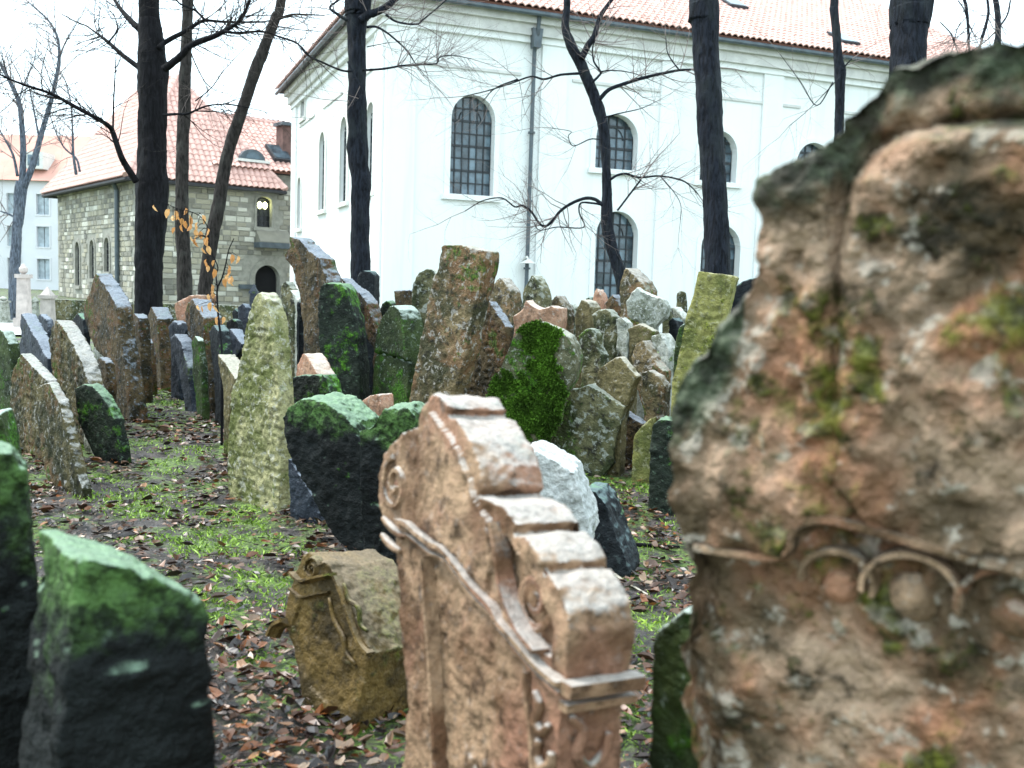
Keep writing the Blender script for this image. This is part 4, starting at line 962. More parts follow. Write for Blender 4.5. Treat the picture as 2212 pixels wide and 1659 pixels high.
def stone(name, label, z, outline, place, phi, thick, mat, tilt=0.0, rough=1.0, vox=None, relief=None, drop=True, cat='gravestone', group=None, taper=0.0, rise=0.0, soft=0, seed=None, parent=None, extra=None):
    px = Z(z, outline)
    if isinstance(place, tuple): dep = ground_hit(*place); anchor = place
    else:
        dep = place; lowest = max(px, key=lambda p: p[1]); anchor = (sum(p[0] for p in px) / len(px), lowest[1])
    pl = make_plane(anchor, dep, phi, tilt)
    sh = [pl.sh(*p) for p in px]
    if drop:
        n = len(sh); i0 = min(range(n), key=lambda i: sh[i][1])
        i1 = (i0 + 1) % n if sh[(i0 + 1) % n][1] < sh[i0 - 1][1] else (i0 - 1) % n
        if i1 == (i0 + 1) % n: a, b = i0, i1
        else: a, b = i1, i0
        def dropped(i):
            s, h = sh[i]; w = pl.w(s, h); g = g1(w[0], w[1]) - .15
            return (s, min(h, h - (w[2] - g) / max(.3, pl.up[2])))
        new = [sh[a], dropped(a), dropped(b), sh[b]]
        if b == 0: sh = sh[1:-1] + new if False else [sh[b]] + sh[1:a + 1] + [dropped(a), dropped(b)]
        else: sh = sh[:a + 1] + [dropped(a), dropped(b)] + sh[b:]
    n = len(sh); cs = sum(s for s, _ in sh) / n; chh = sum(h for _, h in sh) / n
    fr = [pl.w(s, h) for s, h in sh]
    bk = [pl.w(cs + (s - cs) * (1 - taper), chh + (h - chh) * (1 - taper) + (rise if h > chh else 0), -thick) for s, h in sh]
    f = [tuple(range(n)), tuple(range(2 * n - 1, n - 1, -1))] + [(i, i + n, (i + 1) % n + n, (i + 1) % n) for i in range(n)]
    vx = vox or min(max(dep * .0016, .006), .02)
    co, no, fa = remesh(fr + bk, f, vx)
    for _ in range(soft):
        acc = np.zeros_like(co); cnt = np.zeros(len(co))
        for a_, b_ in ((0, 1), (1, 2), (2, 3), (3, 0)):
            for i_, j_ in ((a_, b_), (b_, a_)):
                for k_ in range(3): acc[:, k_] += np.bincount(fa[:, i_], co[fa[:, j_], k_], len(co))
                cnt += np.bincount(fa[:, i_], minlength=len(co))
        co = acc / np.maximum(cnt, 1)[:, None]
    sd = seed if seed is not None else (hash_label(label) % 997)
    pp = co + sd * 1.37
    if dep > 7 and drop: rough = rough * .62
    d = rough * (.007 * fbm(pp * 3.5, 2, sd) + .006 * fbm(pp * 12, 2, sd + 3) + .007 * fbm(pp * 30, 2, sd + 5))
    pit = np.clip(vnoise(pp * 21, sd + 14) - .2, 0, 1); d -= rough * .016 * pit
    chip = np.clip(vnoise(pp * 5.3, sd + 8) - .45, 0, 1); d -= rough * .05 * chip
    if vx < .0085: d += rough * .003 * vnoise(pp * 80, sd + 9)
    if relief is not None:
        rel = co - pl.p0; s, h, o = rel @ pl.t, rel @ pl.up, rel @ pl.n
        front = (np.abs(o) < vx * 1.5) & (no @ pl.n > .5)
        co2 = co + pl.n[None] * (relief(pl, s, h, co) * front)[:, None]
        co = co2
    co = co + no * d[:, None]
    low = min(fr + bk, key=lambda p: p[2]); bx = np.mean(np.array(fr + bk), 0); org = np.array([bx[0], bx[1], g1(bx[0], bx[1])])
    rel = co - CAM; dd = np.maximum(rel @ F, .05); sx = CX + FPX * (rel @ RT) / dd; sy = CY - FPX * (rel @ UP) / dd
    flag = (no @ pl.n < -.3) | (sx < -160) | (sx > 2380) | (sy > 1780) | (co[:, 2] < gh(co[:, 0], co[:, 1]) - .06)
    co, fa = thin(co, fa, flag, vx * 4.5)
    me = fast_mesh(name, co - org, fa)
    if mat.startswith('crest'):
        rel = co - pl.p0; s, h = rel @ pl.t, rel @ pl.up; ss = np.linspace(s.min(), s.max(), 80); top = np.full(80, -1e9)
        for (x0, y0), (x1, y1) in zip(sh, sh[1:] + sh[:1]):
            lo_, hi_ = min(x0, x1), max(x0, x1); k = (ss >= lo_ - .01) & (ss <= hi_ + .01)
            tt = np.clip((ss - x0) / (x1 - x0 if abs(x1 - x0) > 1e-6 else 1e-6), 0, 1); top = np.where(k, np.maximum(top, y0 + (y1 - y0) * tt), top)
        wn_ = 0 if mat == 'crestrock' else int(.22 / max(1e-3, ss[1] - ss[0]))
        top = np.array([top[max(0, i_ - wn_):i_ + wn_ + 1].max() for i_ in range(80)])
        at_ = me.attributes.new('below', 'FLOAT', 'POINT'); at_.data.foreach_set('value', np.clip(np.interp(s, ss, top) - h, 0, 3).astype(np.float32))
    me.polygons.foreach_set('use_smooth', [True] * len(me.polygons)); me.set_sharp_from_angle(angle=math.radians(48)); me.materials.append(M[mat])
    o = bpy.data.objects.new(name, me); COL.objects.link(o); o.location = org
    tag(o, label, cat, group); o['_'] = 0; del o['_']
    STONES[label] = (o, pl, dep)
    return o, pl
def hash_label(s):
    h = 7
    for c in s: h = (h * 31 + ord(c)) & 0x7fffffff
    return h

G = 'gravestone'
TB = [
 # ---- left field
 (G, 'mossy green gravestone cut off at left edge, mid height', 'A', '-150,900 -60,760 20,790 70,900 90,1080 110,1350 120,1600 -150,1600', 9.6, 40, .16, 'greenface'),
 (G, 'gabled brown gravestone with pale sloping top, leftmost of its row', 'A', '165,975 270,1085 375,1200 400,1300 420,1850 110,1850 95,1600 80,1400 88,1190 120,1080', (46, 977), 48, .15, 'leftmix'),
 (G, 'small pitted gravestone leaning before the gabled brown one', 'A', '395,1213 490,1395 560,1650 640,2000 680,2110 400,2080 360,1900 320,1650 295,1400 300,1270', (118, 1052), 45, .12, 'leftmix'),
 (G, 'low round-topped gravestone green with algae beside the small pitted one', 'A', '620,1275 690,1235 760,1245 840,1330 900,1420 950,1530 980,1700 1010,1870 820,1890 740,1750 690,1640 650,1540 635,1400', (226, 997), 30, .16, 'darkgreen'),
 (G, 'round-shouldered mossy gravestone with broad pale edge', 'A', '470,700 520,760 600,900 680,1060 720,1200 760,1400 480,1400 430,1100 410,950 400,870 430,760', 9.3, 50, .22, 'leftmix'),
 (G, 'dark narrow gravestone with bluish slanted top behind the mossy ones', 'A', '170,640 210,700 260,800 310,870 350,960 400,1020 150,1020 140,930 175,840 165,740', 11.6, 50, .24, 'blue'),
 (G, 'tall dark pointed gravestone with stepped slate-blue top', 'A', '800,305 830,365 868,402 872,425 905,470 955,560 968,600 980,720 1000,860 1030,1050 1060,1250 1090,1530 960,1530 930,1350 890,1050 800,950 740,830 705,680 700,600 720,520 755,450 770,370', (262, 905), 52, .26, 'brownd'),
 (G, 'pale grey slab edge showing behind the tall pointed gravestone', 'A', '760,925 875,905 870,1150 830,1150 800,1050', 11.4, 30, .12, 'whitelich'),
 (G, 'leaning brown gravestone at the foot of the black tree', 'A', '1215,700 1262,590 1310,690 1330,1000 1345,1285 1290,1285 1260,1000 1225,800', (345, 842), 55, .34, 'brownd'),
 (G, 'slate gravestone with small white top right of the black tree', 'A', '1410,850 1450,815 1500,880 1560,1100 1600,1470 1540,1440 1500,1200 1450,1000', (408, 889), 56, .24, 'blue'),
 (G, 'worn double-humped gravestone with moss behind the slate one', 'A', '1600,520 1640,600 1690,680 1700,800 1720,1000 1760,1300 1760,1480 1700,1430 1650,1200 1600,950 1560,800 1535,640 1560,560', (455, 893), 54, .34, 'brownd'),
 (G, 'pinkish flat gravestone top beyond the double-humped one', 'A', '1450,560 1590,490 1740,495 1700,700 1480,745 1455,650', 12.6, 20, .2, 'pink'),
 (G, 'pale-topped gravestone tucked behind the tall pale pointed one', 'A', '1810,985 1860,1040 1960,1190 1940,1300 1900,1550 1860,1560 1860,1300 1830,1150', 8.6, 52, .24, 'brown'),
 (G, 'dark gravestone with pale blue top left of the pale pointed one', 'A', '1890,790 1915,770 2010,900 2005,960 1930,1060 1880,950', 11.2, 48, .2, 'blue'),
 (G, 'narrow blue-grey post stone beside the doorway', 'A', '1975,590 2020,560 2050,600 2065,690 1980,720', 13.5, 30, .2, 'blue'),
 (G, 'squat black gravestone with crumbling white crust right of the black tree', 'A', '1395,760 1440,705 1490,735 1535,715 1560,790 1500,900 1420,900', 12.4, 40, .22, 'blue'),
 (G, 'dark upright slab behind the stone with the pale blue top', 'A', '1880,720 1920,690 1965,700 1990,770 2000,1000 1885,1000', 12.8, 30, .16, 'dark'),
 (G, 'narrow dark slab seen edge-on between the humped and pale pointed stones', 'A', '1740,800 1775,740 1810,790 1850,1100 1860,1420 1790,1420 1770,1100', 10.6, 58, .2, 'dark'),
 (G, 'dark shouldered slab close behind the tall pointed stone', 'A', '1080,700 1110,640 1150,680 1165,900 1180,1200 1100,1200', 12.2, 55, .2, 'brownd'),
 (G, 'thin black slab just left of the tall pointed gravestone', 'A', '600,700 640,640 690,690 700,800 690,900 620,900', 12.6, 50, .14, 'dark'),
 (G, 'slim grey slab behind the dark narrow bluish-topped stone', 'A', '300,700 330,650 380,690 400,790 400,900 310,900', 13.2, 50, .14, 'blue'),
 (G, 'low dark slab in shade beneath the broad pale-edged stone', 'A', '790,1060 830,1010 880,1050 900,1250 900,1420 800,1420', 9.9, 52, .13, 'brownd'),
 (G, 'thin mossy slab between the white-topped slate and humped stones', 'A', '1590,880 1620,830 1650,870 1680,1150 1690,1400 1630,1400 1600,1100', 10.9, 56, .12, 'greenface'),
 (G, 'thin dark slab left of the leaning stone at the tree foot', 'A', '1175,900 1200,850 1230,890 1250,1100 1260,1230 1200,1230', 12.9, 55, .13, 'brownd'),
 (G, 'dark little slab in front of the kerb wall left of the doorway', 'A', '1930,640 1950,600 1975,630 1985,760 1935,760', 14.5, 40, .14, 'dark'),
 # ---- middle field
 (G, 'tall pale yellow-green pointed gravestone standing alone in mid ground', 'B', '500,663 550,730 590,860 615,1000 640,1200 665,1450 680,1700 690,2300 668,2740 200,2530 190,2200 220,1700 240,1540 300,1380 330,1200 350,1020 400,830 450,700', (598, 1106), 42, .20, 'pale'),
 (G, 'dark brown gravestone tilting left with ragged edge and grey cap', 'B', '775,140 850,150 900,210 960,280 1050,340 1075,430 1130,560 1180,720 1250,900 900,1000 870,700 830,560 800,440 760,380 720,320 750,280 775,230', 9.6, 48, .26, 'brownd'),
 (G, 'dark gravestone with slanted blue-grey edge right of the tilting ragged one', 'B', '1245,520 1330,600 1430,670 1500,760 1560,950 1610,1130 1560,1180 1440,1040 1350,800 1290,650', 9.9, 48, .22, 'brownd'),
 (G, 'near-black round-shouldered gravestone at the foot of the knotty tree', 'B', '1410,510 1435,475 1480,458 1540,468 1575,510 1580,800 1420,800', 11.5, 10, .2, 'dark'),
 (G, 'tall round-topped gravestone with bright green moss streaks', 'B', '1060,640 1090,590 1160,570 1260,580 1310,640 1350,780 1390,920 1410,1100 1430,1350 1450,1800 1100,1800 1090,1500 1060,1200 1040,950 1035,800', 9.0, 14, .24, 'darkgreen'),
 (G, 'blue-black framed gravestone half hidden by the green-streaked one', 'B', '840,760 1050,730 1075,1500 840,1500', 9.8, 12, .2, 'dark'),
 (G, 'pink rounded gravestone with pale curved edge', 'B', '835,1450 850,1340 900,1240 925,1245 985,1340 1040,1440 1060,1600 835,1600', 8.0, 50, .24, 'pink'),
 (G, 'broken black-green gravestone stump in front of the pink rounded one', 'B', '765,1470 880,1445 1000,1440 1090,1435 1120,1500 1180,1700 770,1720', 7.3, 38, .2, 'darkgreen'),
 (G, 'cracked green arched gravestone with pale side', 'B', '1780,785 1830,830 1870,920 1890,1050 1905,1200 1910,1300 1880,1720 1540,1720 1560,1400 1590,1200 1620,1000 1680,880 1740,800', 8.8, 48, .27, 'greenface'),
 (G, 'small brown block stone behind the cracked green one', 'B', '1750,640 1920,650 1930,800 1770,800', 11.3, 20, .2, 'brownd'),
 (G, 'little round green gravestone beyond the cracked green one', 'B', '1620,830 1640,770 1690,742 1735,770 1745,900 1620,900', 11.8, 15, .2, 'darkgreen'),
 (G, 'grey gravestone standing just right of the house doorway', 'B', '690,600 740,560 790,640 810,760 820,880 700,880', 12.6, 40, .2, 'lichen'),
 (G, 'pale fallen slab between doorway and tilting ragged stone', 'B', '770,640 800,660 850,740 900,700 880,760 830,790', 12.0, 45, .3, 'whitelich'),
 # ---- centre
 (G, 'round grey-green gravestone behind the big lichened slab', 'C', '150,480 170,370 230,250 330,200 400,220 480,300 480,800 140,800', 10.2, 15, .2, 'lichen'),
 (G, 'big square-topped lichened slab leaning right with brown edge', 'C', '480,-60 700,-70 850,-30 1000,0 1010,120 960,330 900,560 850,760 810,960 780,1200 700,1440 640,1650 130,1650 200,1300 260,1000 300,800 340,560 400,300 450,200', 7.9, 40, .24, 'speck'),
 (G, 'pointed speckled gravestone with pale slope right of the lichened slab', 'C', '1160,300 1200,340 1290,470 1310,760 1320,900 1000,900 1010,520 1060,420', 10.6, 46, .24, 'speck'),
 (G, 'dark gravestone with a bright slanted white edge', 'C', '1040,580 1140,730 1240,890 1230,1200 1180,1440 760,1440 800,1200 900,700 1000,600', 9.0, 52, .14, 'brownd'),
 (G, 'pointed mossy gravestone just right of the drainpipe foot', 'C', '1530,275 1580,330 1640,460 1670,720 1420,720 1425,480 1470,380', 11.4, 46, .25, 'lichen'),
 (G, 'pink saddle-topped gravestone above the bright green moss', 'C', '1460,560 1520,620 1610,670 1680,660 1750,630 1870,660 1880,780 1860,900 1820,1000 1320,1000 1330,870 1310,760 1420,680', 9.4, 18, .22, 'pink'),
 (G, 'broad gravestone wrapped in bright green moss', 'C', '1100,1500 1180,1320 1250,1150 1320,990 1400,900 1480,850 1600,820 1760,880 1850,920 1950,980 2020,1100 2060,1250 2010,1500 1900,1700 1850,1950 1700,2230 1600,2220 1300,2200 1060,1900 1040,1660', 7.9, 14, .28, 'mossy'),
 # ---- cluster on the right of the mound
 (G, 'gravestone with broad pale cap rising before the lower hall window', 'I', '720,110 760,140 820,200 855,270 860,400 690,400 680,220 700,160', 10.8, 46, .32, 'speck'),
 (G, 'chunky white lichen-crusted block in the cluster', 'I', '795,240 830,270 900,295 970,320 1005,370 990,440 925,500 820,480 740,440 725,340 760,290', 9.5, 16, .26, 'whitelich'),
 (G, 'small round-headed far gravestone against white wall', 'I', '1062,300 1070,275 1095,264 1122,278 1130,330 1135,400 1060,390', 13.5, 10, .18, 'lichen'),
 (G, 'pale flat-topped gravestone beneath the small round head', 'I', '1015,390 1040,370 1110,450 1085,500 1060,560 1010,560', 11.2, 48, .2, 'whitelich'),
 (G, 'tall olive slab leaning before the straight tree', 'D', '1580,235 1720,250 1980,280 2030,310 1990,420 1950,620 1910,780 1860,950 1800,1200 1750,1480 1280,1480 1340,1250 1380,1080 1420,900 1440,720 1500,600 1540,450', 7.4, 18, .2, 'olive'),
 (G, 'blue-black stone in shade between olive slab and foreground stone', 'D', '2000,420 2090,350 2300,300 2300,1200 1850,1200 1950,700', 8.6, 15, .2, 'dark'),
 (G, 'small sharp gravestone with pale slope behind the pink saddle one', 'I', '225,340 265,290 320,390 330,430 220,430', 11.6, 46, .24, 'speck'),
 (G, 'squat brown gravestone with mossy pale cap left of cluster', 'I', '385,440 400,380 430,320 470,335 495,380 495,520 390,525', 10.4, 44, .26, 'brown'),
 (G, 'tiny pink-tipped pointed gravestone at the back of the cluster', 'I', '505,290 530,248 555,290 570,340 575,420 500,420', 11.5, 42, .2, 'pink'),
 (G, 'dark little gable stone with thin pale roof edges', 'I', '585,345 635,285 690,375 700,430 590,420', 11.2, 46, .2, 'brownd'),
 (G, 'lumpy lichened gravestone in the middle of the cluster', 'I', '500,420 545,390 600,385 650,440 665,560 655,680 580,680 560,560 510,500', 9.9, 40, .2, 'lichen'),
 (G, 'thin upright column stone white with lichen', 'I', '660,450 690,440 735,480 745,570 735,660 700,700 655,650 665,560', 9.3, 36, .16, 'whitelich'),
 (G, 'brown gable gravestone with pale roof-like coping in the cluster', 'I', '735,520 812,480 920,535 905,600 780,640 745,640', 9.2, 30, .2, 'brown'),
 (G, 'tall speckled gravestone with long white slanted edge', 'I', '790,615 835,592 860,640 910,730 970,800 960,1050 840,1080 780,860 760,700', 8.3, 48, .17, 'speck'),
 (G, 'short pale gravestone wedged beside the white-edged one', 'I', '885,570 950,545 985,600 1015,670 960,690 910,640', 8.9, 44, .24, 'whitelich'),
 (G, 'tawny worn gravestone with thin white slanting shoulders', 'I', '600,740 660,700 685,700 740,770 800,835 760,900 740,1000 700,1080 560,1000 525,880 540,790', 7.9, 40, .14, 'brown'),
 (G, 'gravestone with white rounded edge right of the mossy one', 'I', '410,560 450,520 490,512 515,560 530,640 560,690 430,760', 9.1, 46, .18, 'lichen'),
 (G, 'small grey slab behind the pink saddle stone, right of the sharp one', 'I', '320,420 335,370 352,345 375,385 385,440 380,480 320,480', 12.2, 44, .2, 'lichen'),
 (G, 'thin mossy slab squeezed behind the squat brown cluster stone', 'I', '440,345 458,315 480,300 500,345 505,430 440,430', 12.6, 44, .18, 'greenface'),
 (G, 'pale peaked slab between the tiny pink tip and the dark gable', 'I', '555,370 575,325 592,318 612,370 615,440 556,440', 12.4, 46, .22, 'whitelich'),
 (G, 'leaning grey slab close right of the chunky white block', 'I', '960,420 985,375 1010,372 1020,430 1012,520 1000,640 965,600', 10.2, 30, .16, 'lichen'),
 (G, 'dark shaded slab under the pale flat-topped cluster stone', 'I', '1005,470 1030,440 1060,470 1065,540 1050,620 1005,630', 9.6, 40, .2, 'dark'),
 (G, 'mossy slab leaning against the foot of the olive slab', 'I', '1060,560 1085,500 1110,480 1120,560 1090,700 1040,700', 8.2, 22, .16, 'greenface'),
 (G, 'weathered speckled slab below the white-edged cluster stone', 'I', '820,800 870,790 940,830 985,900 970,1080 860,1090 820,950', 7.8, 38, .16, 'speck'),
 (G, 'thin dark slab between drainpipe foot and lichened slab', 'I', '-70,300 -45,265 -20,290 0,360 5,480 -70,480', 12.0, 46, .2, 'brownd'),
 (G, 'broad low grey-green gravestone with white broken top', 'F', '1240,95 1290,85 1340,68 1400,100 1440,130 1490,160 1460,280 1440,400 1400,445 1170,400 1180,290 1210,180', (1270, 1028), 22, .22, 'lichen'),
 (G, 'dark gap stone with a pale triangular top beside the broad low one', 'F', '1440,200 1490,180 1570,235 1545,300 1530,400 1440,390', 8.2, 24, .16, 'brownd'),
 (G, 'slim olive gravestone before the dark gap', 'F', '1530,280 1560,240 1605,205 1600,350 1590,480 1515,470', (1372, 1042), 24, .14, 'olive'),
 (G, 'black-green post-like gravestone touching the foreground stone', 'F', '1600,240 1640,210 1700,215 1725,400 1725,600 1590,590 1595,420', (1405, 1106), 20, .2, 'darkgreen'),
 (G, 'bright white worn stone behind the carved foreground stone', 'F', '1060,345 1110,330 1200,380 1280,430 1310,520 1345,640 1345,700 1320,800 1090,800 1060,560', 4.3, 12, .28, 'white'),
 (G, 'black slumped stone with grey-green cap right of the white one', 'F', '1310,505 1370,510 1410,560 1450,680 1500,800 1510,850 1340,840 1320,660', (1268, 1236), 20, .3, 'dark'),
 # ---- foreground left
 (G, 'black leaning boulder-like gravestone with pale green crest', 'J', '275,390 330,330 380,290 440,272 560,300 640,370 720,430 770,560 770,700 790,850 790,1250 700,1240 600,1140 520,1000 480,900 400,790 350,680 320,580 300,500', (765, 1195), 24, .34, 'crest'),
 (G, 'dark green gravestone with white-green top behind the carved stone', 'J', '770,480 860,430 880,390 930,340 1060,330 1110,380 1110,500 1010,600 960,800 1000,1300 1000,1620 890,1450 800,1400 780,1000', (825, 1312), 16, .22, 'crestlow'),
 (G, 'grey stone sliver beside the black boulder-like stone', 'J', '325,650 370,720 480,900 540,1080 560,1140 330,1020', (640, 1128), 30, .14, 'blue'),
 (G, 'small beige gravestone between the black stones', 'J', '735,390 780,300 830,262 890,250 905,330 890,400 850,430 760,440', 6.4, 36, .2, 'pink'),
 (G, 'pale green gravestone corner at left edge above the black broken one', 'A', '-100,1500 0,1480 40,1600 80,1850 90,2000 -100,2000', 4.6, -12, .2, 'greenface'),
 (G, 'broken gravestone at far left edge, green above and black below', 'E', '-260,120 0,175 60,195 115,270 140,400 158,560 150,650 172,680 180,900 205,1100 270,1800 -260,1800', 2.15, -27, .18, 'crestlow'),
 (G, 'dark mossy side of a stone under the foreground slab', 'H', '150,1090 200,1045 280,980 340,1000 360,1700 125,1700 140,1400', 2.0, 30, .2, 'greenface'),
 ('stone_fragment', 'pale grey stone fragment on leaves by the round green stone', 'E', '383,85 410,95 435,130 455,185 400,190 392,150', (203, 980), 40, .16, 'whitelich'),
]
def rel_crack(pl, s, h, co):
    a, b = [pl.sh(*p) for p in Z('B', '1585,1235 1905,1300')]
    line = b[1] + (a[1] - b[1]) * (s - b[0]) / (a[0] - b[0]) + .02 * vnoise(co * 7, 3); d = h - line
    return np.where(d > 0, .03, 0) - .02 * np.exp(-(d / .012) ** 2)
def rows(pitch, dep_):
    def f(pl, s, h, co):
        rp = np.mod(h, pitch) / pitch
        g = np.exp(-((rp - .5) / .3) ** 4) * smooth(-.1, .4, vnoise(np.stack([s * 42, np.floor(h / pitch) * 7.1, h * 25], 1), 27))
        edge = smooth(.0, .25, h - h.min()) * (1 - smooth(h.max() - .25, h.max() - .12, h))
        return -dep_ * g * edge
    return f
REL = {'tall pale yellow-green pointed gravestone standing alone in mid ground': rows(.06, .012), 'gabled brown gravestone with pale sloping top, leftmost of its row': rows(.065, .010),
       'dark gravestone with a bright slanted white edge': rows(.06, .012), 'tawny worn gravestone with thin white slanting shoulders': rows(.06, .010), 'tall olive slab leaning before the straight tree': rows(.06, .008),
       'round-shouldered mossy gravestone with broad pale edge': rows(.065, .010), 'cracked green arched gravestone with pale side': rel_crack}
for row in TB:
    nm, lab, z, out, place, phi, th, mt = row[:8]
    if phi >= 30 and not (isinstance(place, float) and place < 5): th *= .7
    o, pl = stone(nm, lab, z, out, place, phi, th, mt, group=None, relief=REL.get(lab), rough={'pale': .7, 'brown': .6, 'greenface': .6, 'olive': .7, 'pink': .6, 'blue': .7, 'dark': .7}.get(mt, 1.0), cat='stone' if nm == 'stone_fragment' else 'gravestone')

# ---- black foreground stone with a pale algae crest
def rel_black(pl, s, h, co):
    a, b = pl.sh(*Z('E', '650,1210')[0]); d = np.hypot((s - a) / .05, (h - b) / .02)
    return .02 * np.exp(-d * d) - .015 * (vnoise(co * 9, 4) > .25)
stone(G, 'thick black gravestone in left foreground under a pale green algae crest', 'E', '345,683 391,677 451,678 538,692 647,737 766,791 880,840 948,885 978,960 984,1100 992,1250 1005,1450 1040,1800 240,1800 300,1300 340,900', 1.80, -38, .26, 'crest', soft=7, rough=.75, vox=.0065, relief=rel_black)

# ---- carved parts follow a stone's own face
def strip(pl, pts, wid, out, name, mat, parent, base=-.015, closed=False):
    """a moulding with rounded section along a polyline on the face (points in face coordinates)"""
    P = catmull([np.array([a, b, 0.]) for a, b in pts], 4); mb = MB(); rings = []
    for i, p in enumerate(P):
        t = P[min(i + 1, len(P) - 1)] - P[max(i - 1, 0)]; t = t / (np.linalg.norm(t) + 1e-9); nn = np.array([-t[1], t[0], 0])
        ring = []
        for q, o in ((-.5, base), (-.5, base + (out - base) * .45), (-.2, base + (out - base) * .6), (0, base + (out - base) * .82), (.06, out), (.5, out * .96 if out > 0 else out - .001), (.5, base)):
            c = p + nn * q * wid; ring.append(pl.w(c[0], c[1], o + random.uniform(-.0012, .0012)))
        rings.append(ring)
    v = [x for r in rings for x in r]; n = 7; f = []
    for i in range(len(rings) - 1):
        for k in range(n - 1): f.append((i * n + k, (i + 1) * n + k, (i + 1) * n + k + 1, i * n + k + 1))
        f.append((i * n + n - 1, (i + 1) * n + n - 1, (i + 1) * n, i * n))
    f.append(tuple(range(n))); f.append(tuple((len(rings) - 1) * n + k for k in range(n - 1, -1, -1)))
    mb.add(v, f); return mb.build(name, M[mat], parent, sm=False)
def volute(pl, c, r, turns, wid, out, name, mat, parent, flip=1, start=0.0):
    pts = []
    for i in range(int(turns * 14) + 1):
        a = start + flip * 2 * math.pi * i / 14; rr = r * (1 - .82 * i / (turns * 14)); pts.append((c[0] + rr * math.cos(a), c[1] + rr * math.sin(a)))
    o = strip(pl, pts, wid, out, name, mat, parent)
    mb = MB(); q = pl.w(c[0], c[1], -.01); mb.tube([q, q + pl.n * (out * .9), q + pl.n * out * 1.25], [r * .22, r * .2, r * .08], 10); mb.build('boss', M[mat], o)
    return o
def leafy(pl, pts, name, mat, parent, r=.012):
    P = catmull([pl.w(*p, .006) for p in pts], 4); mb = MB(); mb.tube(P, [r * (.6 + .4 * math.sin(math.pi * i / (len(P) - 1))) for i in range(len(P))], 7); return mb.build(name, M[mat], parent, sm=True)

# ---- carved baroque stone in the centre foreground
cs_out = '690,105 730,118 768,165 742,196 792,208 850,300 888,410 905,500 868,540 930,545 985,572 1042,648 1008,694 1072,692 1122,760 1148,815 1108,856 1172,852 1216,920 1250,1010 1260,1100 1250,1200 1242,1320 1215,1500 1200,1900 640,1900 590,1400 560,1000 545,700 505,650 472,560 470,440 498,345 560,275 630,240 648,160'
cpl = {}
def rel_centre(pl, s, h, co):
    C = lambda t: [pl.sh(*p) for p in Z('F', t)]
    panel = C('650,790 700,775 770,840 850,930 930,1010 1000,1110 1070,1230 1085,1300 1110,1900 720,1900 690,1500 660,1100')
    d = -.012 * in_poly(s, h, panel)
    # rows of worn incised lettering run with the foot line of the panel
    row = h * 1.0 + s * .0
    rowp = np.mod(row, .036) / .036
    glyph = np.exp(-((rowp - .5) / .3) ** 4) * smooth(-.15, .35, vnoise(np.stack([s * 70, np.floor(row / .036) * 7.1, h * 40], 1), 21))
    d -= .0045 * in_poly(s, h, panel) * glyph + .0015 * in_poly(s, h, panel) * (rowp < .12)
    tab = C('640,300 690,180 760,260 820,350 860,470 890,560 930,640 950,800 930,920 850,840 780,760 700,690 630,640')
    d += .010 * in_poly(s, h, tab)
    rec = C('985,690 1050,780 1110,880 1160,990 1190,1090 1180,1200 1100,1150 1030,1040 995,920 975,800')
    d -= .03 * in_poly(s, h, rec)
    return d
co_, cpl = stone(G, 'carved tan sandstone gravestone with scrolled gable in centre foreground', 'F', cs_out, 1.95, 58, .15, 'tan', tilt=4, rough=.5, vox=.0055, relief=rel_centre)
C = lambda t: [cpl.sh(*p) for p in Z('F', t)]
strip(cpl, C('560,640 605,655 650,695 705,735 760,765 815,835 875,915 950,990 985,1055 1050,1130 1140,1235 1238,1320'), .020, .020, 'cornice', 'tan', co_)
strip(cpl, C('560,690 610,705 690,770 755,800 810,870 870,950 945,1025 980,1090 1045,1165 1135,1270 1232,1355'), .012, .012, 'cornice_fillet', 'tan', co_)
sidepts = [cpl.w(*C('1242,1322')[0], .02) , cpl.w(*C('1242,1322')[0], .0) + cpl.t * .014, cpl.w(*C('1242,1322')[0], -.15) + cpl.t * .014]
mb = MB(); mb.box((sidepts[1] + sidepts[2]) / 2, cpl.n * .082, cpl.t * .016, cpl.up * .012); mb.build('cornice_return', M['tan'], co_)
mb = MB(); mb.box((sidepts[1] + sidepts[2]) / 2 - cpl.up * .034 - cpl.t * .01, cpl.n * .078, cpl.t * .012, cpl.up * .007); mb.build('cornice_return', M['tan'], co_)
volute(cpl, C('1090,960')[0], .065, 1.6, .016, -.010, 'scroll', 'tan', co_, -1, 1.2)
volute(cpl, C('545,480')[0], .07, 1.7, .02, .010, 'scroll', 'tan', co_, 1, 2.0)
strip(cpl, C('965,640 985,760 1000,880 1035,1000 1085,1100 1150,1180'), .016, .024, 'scroll_rim', 'tan', co_)
strip(cpl, C('665,790 690,1100 715,1500 735,1900'), .022, .018, 'panel_frame', 'tan', co_)
strip(cpl, C('1085,1260 1100,1400 1120,1600 1135,1900'), .02, .014, 'panel_frame', 'tan', co_)
for p in ('500,620 535,660 580,700', '495,690 530,730 570,760'):
    leafy(cpl, C(p), 'leaf_relief', 'tan', co_, .011)
